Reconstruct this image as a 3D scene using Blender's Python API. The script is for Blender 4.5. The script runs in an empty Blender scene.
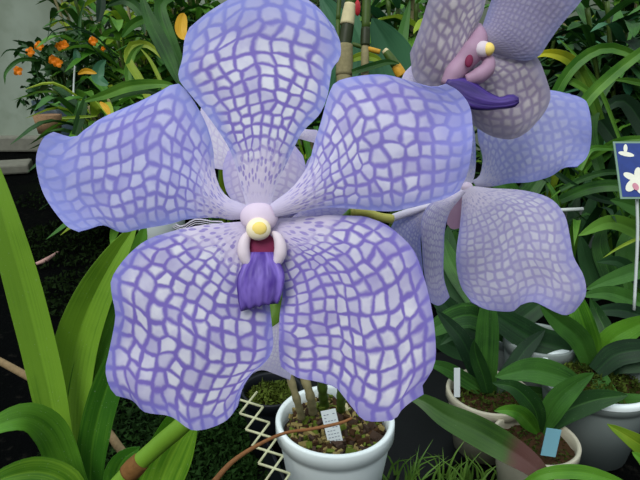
import bpy, math, random
from mathutils import Vector, Matrix, noise
C = bpy.context.scene.collection
S = bpy.context.scene
PI = math.pi
# ------------------------------------------------------------------ camera
F = 560.0; PITCH = math.radians(18); CZ = 0.47
cd = bpy.data.cameras.new('camera'); cam = bpy.data.objects.new('camera', cd); C.objects.link(cam)
cam.location = (0, 0, CZ); cam.rotation_euler = (PI/2 - PITCH, 0, 0)
cd.sensor_width = 36; cd.lens = F/640*36; cd.clip_start = .005; cd.clip_end = 60
S.camera = cam
FW = Vector((0, math.cos(PITCH), -math.sin(PITCH))); UP = Vector((0, math.sin(PITCH), math.cos(PITCH))); RT = Vector((1, 0, 0))
O = Vector((0, 0, CZ))
def at(x, y, d):            # a picture measurement and its real distance -> a point of the place
    return O + FW*d + RT*((x-320)/F*d) + UP*((240-y)/F*d)
def dz(x, y, z):            # distance at which that direction meets the height z
    v = FW + RT*((x-320)/F) + UP*((240-y)/F)
    return (z-CZ)/v.z
def on(x, y, z=0.0): return at(x, y, dz(x, y, z))

# ------------------------------------------------------------------ objects
def tag(o, label=None, cat=None, group=None, kind=None):
    if label: o['label'] = label
    if cat: o['category'] = cat
    if group: o['group'] = group
    if kind: o['kind'] = kind
    return o
ORG = {}
def thing(name, label, cat, loc, group=None):
    o = bpy.data.objects.new(name, None); C.objects.link(o); o.location = loc
    o.empty_display_size = .02
    ORG[o.name] = Vector(loc)
    return tag(o, label, cat, group)
class MB:
    def __init__(s): s.v = []; s.f = []; s.uv = []; s.m = []
    def add(s, verts, faces, uvs=None, mi=0):
        b = len(s.v); s.v += [Vector(p) for p in verts]
        s.uv += list(uvs) if uvs else [(0, 0)]*len(verts)
        s.f += [tuple(b+i for i in f) for f in faces]; s.m += [mi]*len(faces)
        return s
    def grid(s, rows, uvs=None, closed=False, mi=0, caps=False):
        n = len(rows); k = len(rows[0]); vs = [p for r in rows for p in r]; fs = []
        for i in range(n-1):
            for j in range(k if closed else k-1):
                j2 = (j+1) % k
                fs.append((i*k+j, i*k+j2, (i+1)*k+j2, (i+1)*k+j))
        if caps: fs.append(tuple(range(k-1, -1, -1))); fs.append(tuple((n-1)*k+j for j in range(k)))
        if uvs is None: uvs = [(j/max(1, k-1), i/max(1, n-1)) for i in range(n) for j in range(k)]
        else: uvs = [q for r in uvs for q in r]
        return s.add(vs, fs, uvs, mi)
    def tube(s, pts, rad, n=8, caps=True, mi=0, sub=5):
        P = catmull(pts, sub) if sub > 1 else [Vector(p) for p in pts]
        m = len(P); rr = []
        for i in range(m):
            t = i/(m-1)*(len(rad)-1) if isinstance(rad, (list, tuple)) else 0
            if isinstance(rad, (list, tuple)):
                a = int(min(t, len(rad)-2)); rr.append(rad[a]*(1-(t-a))+rad[a+1]*(t-a))
            else: rr.append(rad)
        rows = []; nrm = None
        for i in range(m):
            T = (P[min(i+1, m-1)]-P[max(i-1, 0)]).normalized()
            if nrm is None:
                nrm = T.cross(Vector((0.3, 1, 0.2))).normalized()
            nrm = (nrm - T*nrm.dot(T)).normalized(); b = T.cross(nrm)
            rows.append([P[i]+(nrm*math.cos(2*PI*j/n)+b*math.sin(2*PI*j/n))*rr[i] for j in range(n)])
        return s.grid(rows, closed=True, mi=mi, caps=caps)
    def ell(s, c, ax, ay, az, n=16, m=10, fn=None, mi=0):
        rows = []
        for i in range(m+1):
            th = PI*i/m; r = []
            for j in range(n):
                ph = 2*PI*j/n
                d = (math.sin(max(th, .001))*math.cos(ph), math.sin(max(th, .001))*math.sin(ph), math.cos(th))
                k = fn(*d) if fn else 1
                r.append(Vector(c)+(ax*d[0]+ay*d[1]+az*d[2])*k)
            rows.append(r)
        return s.grid(rows, closed=True, mi=mi, caps=True)
    def lathe(s, c, prof, n=40, mi=0, cap=False):
        rows = [[Vector(c)+Vector((r*math.cos(2*PI*j/n), r*math.sin(2*PI*j/n), z)) for j in range(n)] for r, z in prof]
        return s.grid(rows, closed=True, mi=mi, caps=cap)
    def box(s, c, sx, sy, sz, X=Vector((1, 0, 0)), Y=Vector((0, 1, 0)), Z=Vector((0, 0, 1)), mi=0):
        c = Vector(c); vs = [c+X*(sx/2*a)+Y*(sy/2*b)+Z*(sz/2*d) for a in (-1, 1) for b in (-1, 1) for d in (-1, 1)]
        return s.add(vs, [(0, 1, 3, 2), (4, 6, 7, 5), (0, 4, 5, 1), (2, 3, 7, 6), (0, 2, 6, 4), (1, 5, 7, 3)], mi=mi)
    def build(s, name, mats, parent=None, smooth=True, solid=0, off=0, bevel=0):
        top = parent
        while top is not None and top.parent is not None: top = top.parent
        org = ORG[top.name] if top is not None and top.name in ORG else Vector((0, 0, 0))
        own = Vector((0, 0, 0))
        if parent is None and s.v:
            own = sum(s.v, Vector((0, 0, 0)))/len(s.v); own.z = min(v.z for v in s.v)
            org = own
        me = bpy.data.meshes.new(name); me.from_pydata([tuple(v-org) for v in s.v], [], s.f)
        uvl = me.uv_layers.new(name='UVMap')
        for lp in me.loops: uvl.data[lp.index].uv = s.uv[lp.vertex_index]
        for m in (mats if isinstance(mats, (list, tuple)) else [mats]): me.materials.append(m)
        for p, mi in zip(me.polygons, s.m): p.use_smooth = smooth; p.material_index = mi
        me.update()
        o = bpy.data.objects.new(name, me); C.objects.link(o); o.location = own
        if parent is not None: o.parent = parent
        else: ORG[o.name] = own
        if solid:
            md = o.modifiers.new('thickness', 'SOLIDIFY'); md.thickness = solid; md.offset = off
            es = o.modifiers.new('crisp edge', 'EDGE_SPLIT'); es.split_angle = math.radians(55)
        if bevel:
            md = o.modifiers.new('bevel', 'BEVEL'); md.width = bevel; md.segments = 2
        return o
def catmull(pts, sub):
    P = [Vector(p) for p in pts]
    if len(P) < 3:
        return [P[0].lerp(P[-1], i/sub) for i in range(sub+1)]
    out = []
    for i in range(len(P)-1):
        p0 = P[i-1] if i else P[0]*2-P[1]; p1 = P[i]; p2 = P[i+1]; p3 = P[i+2] if i+2 < len(P) else P[-1]*2-P[-2]
        for k in range(sub):
            t = k/sub
            out.append(.5*((2*p1)+(p2-p0)*t+(2*p0-5*p1+4*p2-p3)*t*t+(3*p1-p0-3*p2+p3)*t**3))
    out.append(P[-1]); return out
def resample(pts, n):
    P = catmull([Vector((p[0], p[1], p[2] if len(p) > 2 else 0)) for p in pts], 8)
    L = [0]
    for a, b in zip(P, P[1:]): L.append(L[-1]+(b-a).length)
    out = []; k = 0
    for i in range(n):
        t = L[-1]*i/(n-1)
        while k < len(L)-2 and L[k+1] < t: k += 1
        d = L[k+1]-L[k]; out.append(P[k].lerp(P[k+1], (t-L[k])/d if d > 1e-9 else 0))
    return out

# ------------------------------------------------------------------ materials
class NT:
    def __init__(s, name):
        s.m = bpy.data.materials.new(name); s.m.use_nodes = True; s.t = s.m.node_tree; s.t.nodes.clear()
        s.out = s.n('ShaderNodeOutputMaterial')
    def n(s, t, **k):
        nd = s.t.nodes.new(t)
        for a, b in k.items(): setattr(nd, a, b)
        return nd
    def l(s, a, b): s.t.links.new(a, b)
    def val(s, sock, v):
        if hasattr(v, 'is_linked') or isinstance(v, bpy.types.NodeSocket): s.l(v, sock)
        else: sock.default_value = v
    def math(s, op, a, b=0.0, c=None, clamp=False):
        nd = s.n('ShaderNodeMath', operation=op); nd.use_clamp = clamp
        s.val(nd.inputs[0], a); s.val(nd.inputs[1], b)
        if c is not None: s.val(nd.inputs[2], c)
        return nd.outputs[0]
    def rng(s, x, a, b, c=0.0, d=1.0, smooth=True):
        nd = s.n('ShaderNodeMapRange', interpolation_type='SMOOTHSTEP' if smooth else 'LINEAR')
        s.val(nd.inputs['Value'], x)
        for k, v in zip(('From Min', 'From Max', 'To Min', 'To Max'), (a, b, c, d)): s.val(nd.inputs[k], v)
        return nd.outputs[0]
    def mix(s, f, a, b, mode='MIX'):
        nd = s.n('ShaderNodeMix', data_type='RGBA', blend_type=mode)
        s.val(nd.inputs[0], f); s.val(nd.inputs[6], a); s.val(nd.inputs[7], b); return nd.outputs[2]
    def noise(s, vec, scale, detail=3, rough=.5):
        nd = s.n('ShaderNodeTexNoise'); s.val(nd.inputs['Vector'], vec); nd.inputs['Scale'].default_value = scale
        nd.inputs['Detail'].default_value = detail; nd.inputs['Roughness'].default_value = rough; return nd
    def comb(s, x, y, z=0.0):
        nd = s.n('ShaderNodeCombineXYZ'); s.val(nd.inputs[0], x); s.val(nd.inputs[1], y); s.val(nd.inputs[2], z); return nd.outputs[0]
    def shade(s, col, rough=.5, spec=.5, trans=0.0, tcol=None, bump=None, bstr=.3, bdist=.001, coat=0):
        b = s.n('ShaderNodeBsdfPrincipled'); s.val(b.inputs['Base Color'], col); s.val(b.inputs['Roughness'], rough)
        b.inputs['Specular IOR Level'].default_value = spec; b.inputs['Coat Weight'].default_value = coat
        if bump is not None:
            bp = s.n('ShaderNodeBump'); bp.inputs['Strength'].default_value = bstr; bp.inputs['Distance'].default_value = bdist
            s.l(bump, bp.inputs['Height']); s.l(bp.outputs[0], b.inputs['Normal'])
        sh = b.outputs[0]
        if trans:
            t = s.n('ShaderNodeBsdfTranslucent'); s.val(t.inputs[0], tcol if tcol is not None else col)
            mx = s.n('ShaderNodeMixShader'); mx.inputs[0].default_value = trans
            s.l(sh, mx.inputs[1]); s.l(t.outputs[0], mx.inputs[2]); sh = mx.outputs[0]
        s.l(sh, s.out.inputs[0]); return s.m
def rgb(r, g, b):
    f = lambda c: (c/255/12.92) if c/255 < .04045 else ((c/255+.055)/1.055)**2.4
    return (f(r), f(g), f(b), 1)

def simple(name, col, rough=.6, spec=.4, var=.25, scale=60, bump=0, trans=0, detail=4):
    t = NT(name); tc = t.n('ShaderNodeTexCoord'); nz = t.noise(tc.outputs['Object'], scale, detail)
    c = t.mix(t.math('MULTIPLY', nz.outputs[0], 1.0), tuple([x*(1-var) for x in col[:3]]+[1]), tuple([min(1, x*(1+var)) for x in col[:3]]+[1]))
    return t.shade(c, rough, spec, trans, bump=nz.outputs[0] if bump else None, bstr=bump)

def petal_mat(name, cell, vein, rim, base, nc, nr, seed=0, lo=.05, hi=.21, rimw=.30, soft=1.0, rot=0.0, trans=.22):
    t = NT(name); uv = t.n('ShaderNodeUVMap', uv_map='UVMap'); sp = t.n('ShaderNodeSeparateXYZ'); t.l(uv.outputs[0], sp.inputs[0])
    v, u = sp.outputs[0], sp.outputs[1]
    tc = t.n('ShaderNodeTexCoord')
    nz = t.noise(tc.outputs['Object'], 120, 2); ns = t.n('ShaderNodeSeparateXYZ'); t.l(nz.outputs['Color'], ns.inputs[0])
    ux = t.math('MULTIPLY', t.math('POWER', t.math('MAXIMUM', u, .0001), .85), nr)
    vx = t.math('MULTIPLY', v, nc)
    a = t.math('ADD', vx, t.math('MULTIPLY_ADD', ns.outputs[0], .6, -.3+seed*7.3))
    b = t.math('ADD', ux, t.math('MULTIPLY_ADD', ns.outputs[1], .8, -.4+seed*3.1))
    vo = t.n('ShaderNodeTexVoronoi', feature='DISTANCE_TO_EDGE', voronoi_dimensions='2D'); t.l(t.comb(a, b), vo.inputs['Vector'])
    vo.inputs['Scale'].default_value = 1; vo.inputs['Randomness'].default_value = .45
    vc = t.n('ShaderNodeTexVoronoi', voronoi_dimensions='2D'); t.l(t.comb(a, b), vc.inputs['Vector']); vc.inputs['Scale'].default_value = 1; vc.inputs['Randomness'].default_value = .45
    rs = t.n('ShaderNodeSeparateXYZ'); t.l(vc.outputs['Color'], rs.inputs[0])
    nw = t.noise(tc.outputs['Object'], 420, 3)
    dd = t.math('ADD', vo.outputs['Distance'], t.math('MULTIPLY_ADD', nw.outputs[0], .22, -.11))
    f = t.rng(dd, t.math('MULTIPLY_ADD', rs.outputs[1], .05, lo-.035), t.math('MULTIPLY_ADD', rs.outputs[0], .13, hi-.03))
    f = t.math('MULTIPLY', f, t.rng(vc.outputs['Distance'], .72, .48))
    f = t.math('MULTIPLY', f, t.rng(rs.outputs[2], 0.0, .6, .62, 1.0))
    # fade of the cells at the margins
    ev = t.math('MULTIPLY', t.math('MULTIPLY', v, t.math('SUBTRACT', 1.0, v)), 4.0)
    e = t.math('MULTIPLY', t.rng(t.math('MULTIPLY_ADD', ns.outputs[2], .3, ev), .10, rimw+.50), t.rng(t.math('MULTIPLY_ADD', ns.outputs[0], .1, u), 1.08, 1.05-rimw*1.0))
    n2 = t.noise(tc.outputs['Object'], 260, 3)
    e2 = t.math('MULTIPLY', e, t.rng(n2.outputs[0], .25, .6, .65, 1.0))
    mid = t.mix(e, rim, vein)
    f1 = t.math('MULTIPLY', f, t.math('MULTIPLY_ADD', e2, .76, .24), clamp=True)
    col = t.mix(t.math('MULTIPLY', f1, soft), mid, cell)
    # claw: white with small dots
    v2 = t.n('ShaderNodeTexVoronoi', voronoi_dimensions='2D'); t.l(t.comb(t.math('MULTIPLY', a, 1.3), t.math('MULTIPLY', b, 1.1)), v2.inputs['Vector']); v2.inputs['Scale'].default_value = 1
    dots = t.rng(v2.outputs['Distance'], .36, .22)
    bc = t.mix(t.math('MULTIPLY', dots, t.math('MULTIPLY', t.rng(u, .02, .15), .75)), base, vein)
    wz = t.rng(t.math('MULTIPLY_ADD', ns.outputs[2], .2, u), .42, .22)
    col = t.mix(wz, col, bc)
    big = t.noise(tc.outputs['Object'], 35, 2)
    col = t.mix(t.rng(big.outputs[0], .35, .7, 0, .25), col, mid)
    ridge = t.math('ADD', t.math('MULTIPLY', t.math('SINE', t.math('MULTIPLY', vx, 6.283)), .35), f)
    return t.shade(col, .6, .2, trans, bump=ridge, bstr=.12, bdist=.0006)

def leaf_mat(name, dark, light, yellow=None, rough=.38, trans=.18, rib=.5, spot=0.0, brown=None, spec=.28):
    t = NT(name); uv = t.n('ShaderNodeUVMap', uv_map='UVMap'); sp = t.n('ShaderNodeSeparateXYZ'); t.l(uv.outputs[0], sp.inputs[0])
    v, u = sp.outputs[0], sp.outputs[1]; tc = t.n('ShaderNodeTexCoord')
    oi = t.n('ShaderNodeObjectInfo')
    st = t.noise(t.comb(t.math('MULTIPLY', v, 22.0), t.math('MULTIPLY', u, 1.5), t.math('MULTIPLY', oi.outputs['Random'], 20.0)), 1.0, 3)
    pa = t.noise(tc.outputs['Object'], 22, 3)
    f = t.math('ADD', t.math('MULTIPLY', st.outputs[0], .45), t.math('MULTIPLY', pa.outputs[0], .55))
    f = t.math('ADD', f, t.math('MULTIPLY_ADD', oi.outputs['Random'], .3, -.15))
    col = t.mix(t.rng(f, .32, .68), dark, light)
    d = t.math('ABSOLUTE', t.math('SUBTRACT', v, .5))
    col = t.mix(t.math('MULTIPLY', t.rng(d, .06, .0), rib), col, light)
    if yellow: col = t.mix(t.rng(t.math('ADD', u, t.math('MULTIPLY', pa.outputs[0], .5)), .55, 1.15), col, yellow)
    if brown:
        col = t.mix(t.rng(t.math('ADD', t.math('ABSOLUTE', t.math('SUBTRACT', u, .22)), t.math('MULTIPLY', pa.outputs[0], .25)), .30, .16), col, brown)
    if spot:
        sn = t.noise(tc.outputs['Object'], 900, 2); col = t.mix(t.math('MULTIPLY', t.rng(sn.outputs[0], .68, .76), spot), col, (.55, .6, .5, 1))
    return t.shade(col, rough, spec, trans, bump=st.outputs[0], bstr=.15)

CELL = rgb(234, 234, 243); VEIN = rgb(132, 114, 196); RIM = rgb(148, 156, 226); BASE = rgb(232, 222, 238)
M = {}
M['dorsal'] = petal_mat('dorsal violet petal', CELL, VEIN, RIM, BASE, 9, 18, 1)
M['pleft'] = petal_mat('left violet petal', rgb(214, 215, 242), rgb(138, 130, 208), RIM, BASE, 9, 19, 2, rimw=.34, soft=.85)
M['pright'] = petal_mat('right violet petal', rgb(228, 226, 244), rgb(140, 126, 204), rgb(148, 152, 224), BASE, 9, 17, 3)
M['sleft'] = petal_mat('lower left sepal', rgb(232, 231, 240), VEIN, rgb(136, 134, 212), BASE, 11, 17, 4, rimw=.12, trans=.28)
M['sright'] = petal_mat('lower right sepal', rgb(234, 232, 240), VEIN, rgb(134, 124, 204), BASE, 11, 17, 5, rimw=.1)
M['rear'] = petal_mat('rear petal', rgb(236, 230, 244), rgb(204, 192, 226), rgb(196, 188, 232), BASE, 9, 13, 6, soft=.8, trans=.5)
M['rear_white'] = petal_mat('rear white petal', rgb(242, 238, 248), rgb(222, 214, 238), rgb(222, 216, 242), BASE, 11, 16, 7, trans=.5)
M['rear_violet'] = petal_mat('rear violet petal', rgb(206, 200, 236), rgb(176, 168, 226), rgb(176, 172, 232), BASE, 9, 13, 12, trans=.5)
M['second'] = petal_mat('second flower petal', rgb(222, 220, 232), rgb(178, 170, 212), rgb(164, 162, 218), rgb(226, 218, 236), 14, 20, 8, lo=.05, hi=.24, rimw=.18, trans=.35)
M['second_up'] = petal_mat('second flower upper petal', rgb(222, 224, 246), rgb(176, 178, 230), rgb(164, 172, 234), rgb(224, 220, 240), 10, 18, 9, rimw=.3, hi=.3, trans=.4)
M['shade'] = petal_mat('third flower shaded petal', rgb(224, 216, 218), rgb(162, 148, 176), rgb(176, 170, 196), rgb(204, 194, 210), 9, 12, 10, lo=.04, hi=.3, trans=.2)  # greyer petal colours carry the shade on the third flower
M['shade_blue'] = petal_mat('third flower shaded upper petal', rgb(196, 190, 214), rgb(170, 162, 200), rgb(156, 158, 204), rgb(186, 178, 204), 15, 20, 11, lo=.04, hi=.4, soft=.75, trans=.15)  # shade on the upper petal mixed into these duller colours
def lip_mat(name, a, b):
    t = NT(name); uv = t.n('ShaderNodeUVMap', uv_map='UVMap'); sp = t.n('ShaderNodeSeparateXYZ'); t.l(uv.outputs[0], sp.inputs[0])
    nz = t.noise(t.comb(t.math('MULTIPLY', sp.outputs[0], 14.0), t.math('MULTIPLY', sp.outputs[1], 2.0)), 1.0, 2)
    return t.shade(t.mix(t.rng(nz.outputs[0], .35, .7), a, b), .45, .3, .1, bump=nz.outputs[0], bstr=.3)
M['lip'] = lip_mat('violet lip', rgb(80, 54, 148), rgb(132, 108, 200))
M['lip_dark'] = lip_mat('deep violet lip', rgb(52, 34, 106), rgb(84, 62, 144))
M['throat'] = simple('red violet throat', rgb(138, 48, 84), .6, .2, .3, 300, trans=.2)
M['lobe'] = simple('cream pink side lobe', rgb(238, 224, 232), .5, .3, .08, 200, trans=.2)
M['lobe_shade'] = simple('mauve shaded side lobe', rgb(186, 150, 176), .5, .3, .12, 200, trans=.2)  # darker copy of the lobe, third flower's shade put into its colour
M['column'] = simple('pink white column', rgb(232, 214, 234), .5, .3, .06, 200, trans=.15)
M['anther'] = simple('cream anther', rgb(250, 236, 200), .45, .4, .05, 200)
M['yellow'] = simple('yellow anther spot', rgb(248, 218, 118), .5, .3, .1, 300)
M['stem'] = simple('green flower stem', rgb(108, 150, 42), .45, .4, .15, 80, trans=.1)
M['pedicel_y'] = simple('yellow green pedicel', rgb(208, 204, 100), .5, .4, .15, 80, trans=.1)
M['pedicel_w'] = simple('pale pedicel', rgb(226, 220, 236), .5, .4, .06, 80, trans=.1)
M['brown'] = simple('dry brown bract', rgb(112, 78, 40), .8, .2, .4, 400, bump=.5)
M['twig'] = simple('dry twig', rgb(136, 116, 84), .8, .2, .35, 300, bump=.5)
M['root'] = simple('tan root', rgb(132, 88, 50), .7, .3, .35, 300, bump=.4)
M['leaf_near'] = leaf_mat('fresh strap leaf', rgb(66, 118, 24), rgb(122, 166, 46), rough=.4, trans=.25, spot=.25)
M['leaf_near2'] = leaf_mat('fresh strap leaf darker', rgb(52, 104, 26), rgb(92, 146, 40), rough=.38, trans=.2, spot=.3)
M['leaf_mid'] = leaf_mat('mid green leaf', rgb(26, 62, 22), rgb(60, 108, 38), rough=.55, trans=.12, spot=.25)
M['leaf_dark'] = leaf_mat('dark green leaf', rgb(16, 44, 22), rgb(34, 74, 32), rough=.6, trans=.1, spot=.15)
M['leaf_bright'] = leaf_mat('bright arching leaf', rgb(58, 112, 30), rgb(106, 156, 54), rough=.45, trans=.25)
M['leaf_lime'] = leaf_mat('lime leaf', rgb(104, 142, 30), rgb(160, 182, 56), rough=.45, trans=.3)
M['leaf_blue'] = leaf_mat('blue green leaf', rgb(36, 84, 58), rgb(66, 116, 80), rough=.5, trans=.1)
M['leaf_yellow'] = leaf_mat('yellowed leaf', rgb(214, 160, 30), rgb(242, 200, 60), rough=.5, trans=.25)
M['leaf_yg'] = leaf_mat('half yellowed leaf', rgb(70, 120, 40), rgb(120, 150, 50), yellow=rgb(190, 190, 40), trans=.2)
M['leaf_brown'] = leaf_mat('leaf with brown patch', rgb(34, 64, 24), rgb(58, 92, 34), brown=rgb(92, 62, 56), rough=.45, trans=.1, spot=.1)
M['grass'] = leaf_mat('grass blade', rgb(50, 92, 30), rgb(110, 148, 60), rough=.5, trans=.2)
M['moss'] = leaf_mat('moss sprig', rgb(10, 26, 8), rgb(34, 62, 20), rough=.8, trans=.1, spec=.1)
M['moss_dark'] = leaf_mat('dark moss sprig', rgb(7, 14, 6), rgb(22, 36, 12), rough=.9, trans=.05, spec=.05)
M['moss_pot'] = leaf_mat('pot moss', rgb(50, 66, 22), rgb(96, 112, 40), rough=.8, trans=.1, spec=.1)
M['pot_white'] = simple('white plastic pot', rgb(226, 236, 234), .4, .4, .05, 15)
M['pot_cream'] = simple('weathered cream plastic', rgb(176, 172, 150), .5, .35, .12, 60)
M['pot_grey'] = simple('grey white plastic', rgb(122, 132, 128), .5, .35, .1, 30)
M['pot_black'] = simple('black plastic', rgb(14, 18, 24), .5, .3, .3, 30)
M['plastic_sheet'] = simple('black plastic sheet', rgb(6, 8, 10), .45, .2, .5, 25, bump=.6)
M['pot_blue'] = simple('blue grey plastic', rgb(52, 72, 84), .5, .4, .2, 30)
M['bark'] = simple('bark chip', rgb(60, 46, 36), .85, .2, .6, 120, bump=.6)
M['bark_pale'] = simple('pale bark chip', rgb(130, 116, 70), .85, .2, .4, 120, bump=.6)
M['soil'] = simple('brown potting mix', rgb(62, 44, 28), .9, .1, .6, 250, bump=.9)
M['label_w'] = simple('white label', rgb(206, 214, 214), .5, .3, .05, 50)
M['label_c'] = simple('pale blue label', rgb(116, 168, 182), .5, .3, .08, 50)
M['ink'] = simple('grey ink', rgb(110, 118, 130), .7, .1, .2, 200)
M['lattice'] = simple('ivory plastic mesh', rgb(186, 188, 150), .5, .3, .2, 150)
M['cane_g'] = simple('green cane', rgb(62, 84, 26), .5, .3, .4, 90, bump=.3)
M['cane_d'] = simple('dark cane', rgb(38, 46, 18), .5, .3, .4, 90, bump=.3)
M['cane_s'] = simple('papery sheath', rgb(202, 192, 150), .8, .2, .2, 120, bump=.4)
M['cane_t'] = simple('weathered cane', rgb(132, 124, 90), .8, .2, .35, 200, bump=.5)
M['cane_o'] = simple('orange node', rgb(196, 146, 40), .6, .3, .35, 200, bump=.3)
M['orange'] = simple('orange petal', rgb(250, 136, 16), .5, .3, .2, 200, trans=.2)
M['red'] = simple('red bud', rgb(200, 40, 50), .5, .3, .2, 200)
M['pinkish'] = simple('pale pink stone', rgb(176, 140, 130), .8, .2, .2, 100)
M['concrete'] = simple('pale concrete', rgb(116, 116, 104), .9, .2, .3, 40, bump=.4)
M['pipe'] = simple('white pipe', rgb(196, 204, 200), .4, .4, .05, 40)
M['basket'] = simple('woven fibre', rgb(140, 112, 84), .9, .1, .4, 200, bump=.6)

# ------------------------------------------------------------------ leaf blade
SEC = {3: (-1, 0, 1), 5: (-1, -.5, 0, .5, 1), 7: (-1, -.5, -.09, 0, .09, .5, 1)}
def blade(mb, pts, w, kind='strap', fold=.25, twist=0.0, n=14, k=5, side=None, curl=0.0, mi=0, wav=0.0):
    """pts: 3D points root->tip, w: width in metres"""
    P = resample(pts, n+1); rows = []; uvs = []; last = None
    for i, p in enumerate(P):
        t = i/n
        T = (P[min(i+1, n)]-P[max(i-1, 0)]).normalized()
        sd = Vector(side) if side is not None else T.cross((p-O).normalized())
        sd = sd - T*sd.dot(T)
        if sd.length < 1e-4: sd = last or RT
        sd.normalize()
        if last is not None and sd.dot(last) < 0: sd = -sd
        last = sd.copy()
        if twist: sd = Matrix.Rotation(twist*(t if isinstance(twist, float) else 1), 3, T) @ sd
        nm = sd.cross(T)
        if kind == 'strap': ww = min(1, .72+.9*t)*(1-max(0, (t-.5)/.5)**1.9)**.75 if t < 1 else 0
        elif kind == 'lance': ww = (math.sin(PI*min(1, (t*.92+.06)))**.8)*(1 if t < .98 else .2)
        elif kind == 'grass': ww = (1-t**1.5)
        elif kind == 'oval': ww = max(0, 1-(2*t-1)**2)**.5
        ww = max(ww, .02)*w/2
        r = []; q = []
        for j in range(k):
            s = SEC[k][j]
            hgt = -fold*(abs(s)-.5)+curl*(s*s-.5)+wav*math.sin(t*14+s*1.5)*abs(s)
            r.append(p+sd*(s*ww)+nm*(hgt*ww)); q.append((s*.5+.5, t))
        rows.append(r); uvs.append(q)
    mb.grid(rows, uvs, mi=mi); return mb
def leaf(parent, pts, wpx, mat, kind='strap', fold=.25, name='leaf', n=16, solid=.0004, twist=0.0, curl=0.0, wav=0.0):
    P = [at(*p) for p in pts]; dm = sum(p[2] for p in pts)/len(pts)
    mb = MB(); blade(mb, P, wpx/F*dm, kind, fold, twist, n, 7, curl=curl, wav=wav)
    return mb.build(name, M[mat], parent, solid=solid)

# ------------------------------------------------------------------ petal (Coons patch between four outline runs)
def petal(parent, name, left, tip, right, d, mat, bulge=3.0, tilt=(0, 0), ctr=(258, 215), ripple=1.5, seed=0, nu=34, nv=26, base_push=0.0, edge=0.0, cup=0.0):
    """outline runs measured in the photo; d distance; bulge etc. in the same small units"""
    B0, B1 = left[0], right[0]
    L = resample(left, nu); R = resample(right, nu); T = resample(tip, nv); Bs = resample([B0, ((B0[0]+B1[0])/2, (B0[1]+B1[1])/2), B1], nv)
    rows = []; uvs = []; k = d/F
    for i in range(nu):
        u = i/(nu-1); r = []; q = []
        for j in range(nv):
            v = j/(nv-1)
            p = L[i]*(1-v)+R[i]*v+Bs[j]*(1-u)+T[j]*u-(L[0]*(1-u)*(1-v)+R[0]*(1-u)*v+L[-1]*u*(1-v)+R[-1]*u*v)
            s = 2*v-1
            off = -bulge*(1-s*s)*math.sin(PI*min(1, u*.9+.1))*1.0
            off += ripple*(noise.noise(Vector((p.x*.022+seed*5, p.y*.022, seed)))*2.4)*u
            off += edge*(abs(s)**3)*u*math.sin(u*9+seed)+edge*.8*u**4*math.sin(v*8+seed*2)
            off += cup*u*u
            off += tilt[0]*(p.x-ctr[0])+tilt[1]*(p.y-ctr[1])
            off += base_push*(1-u)**3
            r.append(at(p.x, p.y, d+off*k)); q.append((v, u))
        rows.append(r); uvs.append(q)
    mb = MB(); mb.grid(rows, uvs)
    o = mb.build(name, M[mat], parent, solid=.0007, off=0)
    return o

# =================================================================== ORCHID SPRAY
D1 = .135
spray = thing('orchid_spray', 'spray of violet orchid flowers chequered with white, filling the view on a green stem', 'orchid', at(160, 470, .25))
def flower(name_label, c):
    o = bpy.data.objects.new('flower', None); C.objects.link(o); o.parent = spray; o.location = (0, 0, 0); o['label'] = name_label
    o.empty_display_size = .01
    return o
f1 = flower('largest front flower with pale violet petals fully open', None)
c1 = (258, 215)
petal(f1, 'dorsal_sepal',
      [(247, 207), (243, 190), (236, 165), (228, 145), (208, 116), (191, 95), (179, 78), (183, 59), (185, 40), (190, 28)],
      [(190, 28), (207, 14), (226, 2), (245, -8), (265, -14), (290, -8), (307, 0), (322, 12), (333, 27)],
      [(270, 207), (275, 188), (284, 168), (294, 147), (303, 131), (319, 115), (327, 97), (330, 80), (332, 69), (339, 60), (341, 50), (339, 38), (333, 27)],
      D1, 'dorsal', 7, ctr=c1, seed=1, base_push=-2, edge=2, cup=4)
petal(f1, 'petal',
      [(244, 218), (230, 219), (217, 217), (187, 219), (169, 224), (139, 229), (122, 232), (105, 225), (90, 229), (79, 232)],
      [(79, 232), (66, 225), (47, 199), (39, 176), (37, 156), (44, 138), (54, 132)],
      [(247, 206), (229, 199), (219, 187), (214, 169), (213, 150), (206, 124), (191, 97), (178, 84), (161, 92), (139, 103), (120, 111), (101, 120), (84, 134), (71, 137), (54, 132)],
      D1+.002, 'pleft', 8, ctr=c1, seed=2, edge=3, ripple=2.5, base_push=-3, cup=5)
petal(f1, 'petal',
      [(271, 205), (275, 202), (294, 187), (309, 165), (314, 146), (322, 120), (327, 101), (331, 90), (337, 82), (357, 77), (384, 75), (410, 81), (432, 87), (446, 84)],
      [(446, 84), (459, 92), (470, 109), (472, 139), (468, 169), (459, 191)],
      [(275, 216), (286, 214), (297, 212), (324, 207), (361, 209), (391, 211), (417, 206), (444, 199), (459, 191)],
      D1-.001, 'pright', 8, ctr=c1, seed=3, edge=3, ripple=2.5, base_push=-2, cup=5)
petal(f1, 'sepal',
      [(247, 222), (220, 224), (193, 227), (168, 233), (146, 241), (127, 257), (113, 277), (112, 291), (116, 313), (114, 329), (109, 354), (106, 370), (110, 386), (117, 395)],
      [(117, 395), (134, 400), (143, 410), (152, 413), (171, 416), (187, 427), (196, 430), (212, 427), (228, 419), (238, 406)],
      [(254, 236), (258, 262), (267, 290), (271, 319), (273, 345), (267, 360), (252, 374), (243, 388), (238, 406)],
      D1+.001, 'sleft', 9, ctr=c1, seed=4, edge=3, ripple=2, cup=-4, base_push=2)
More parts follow.
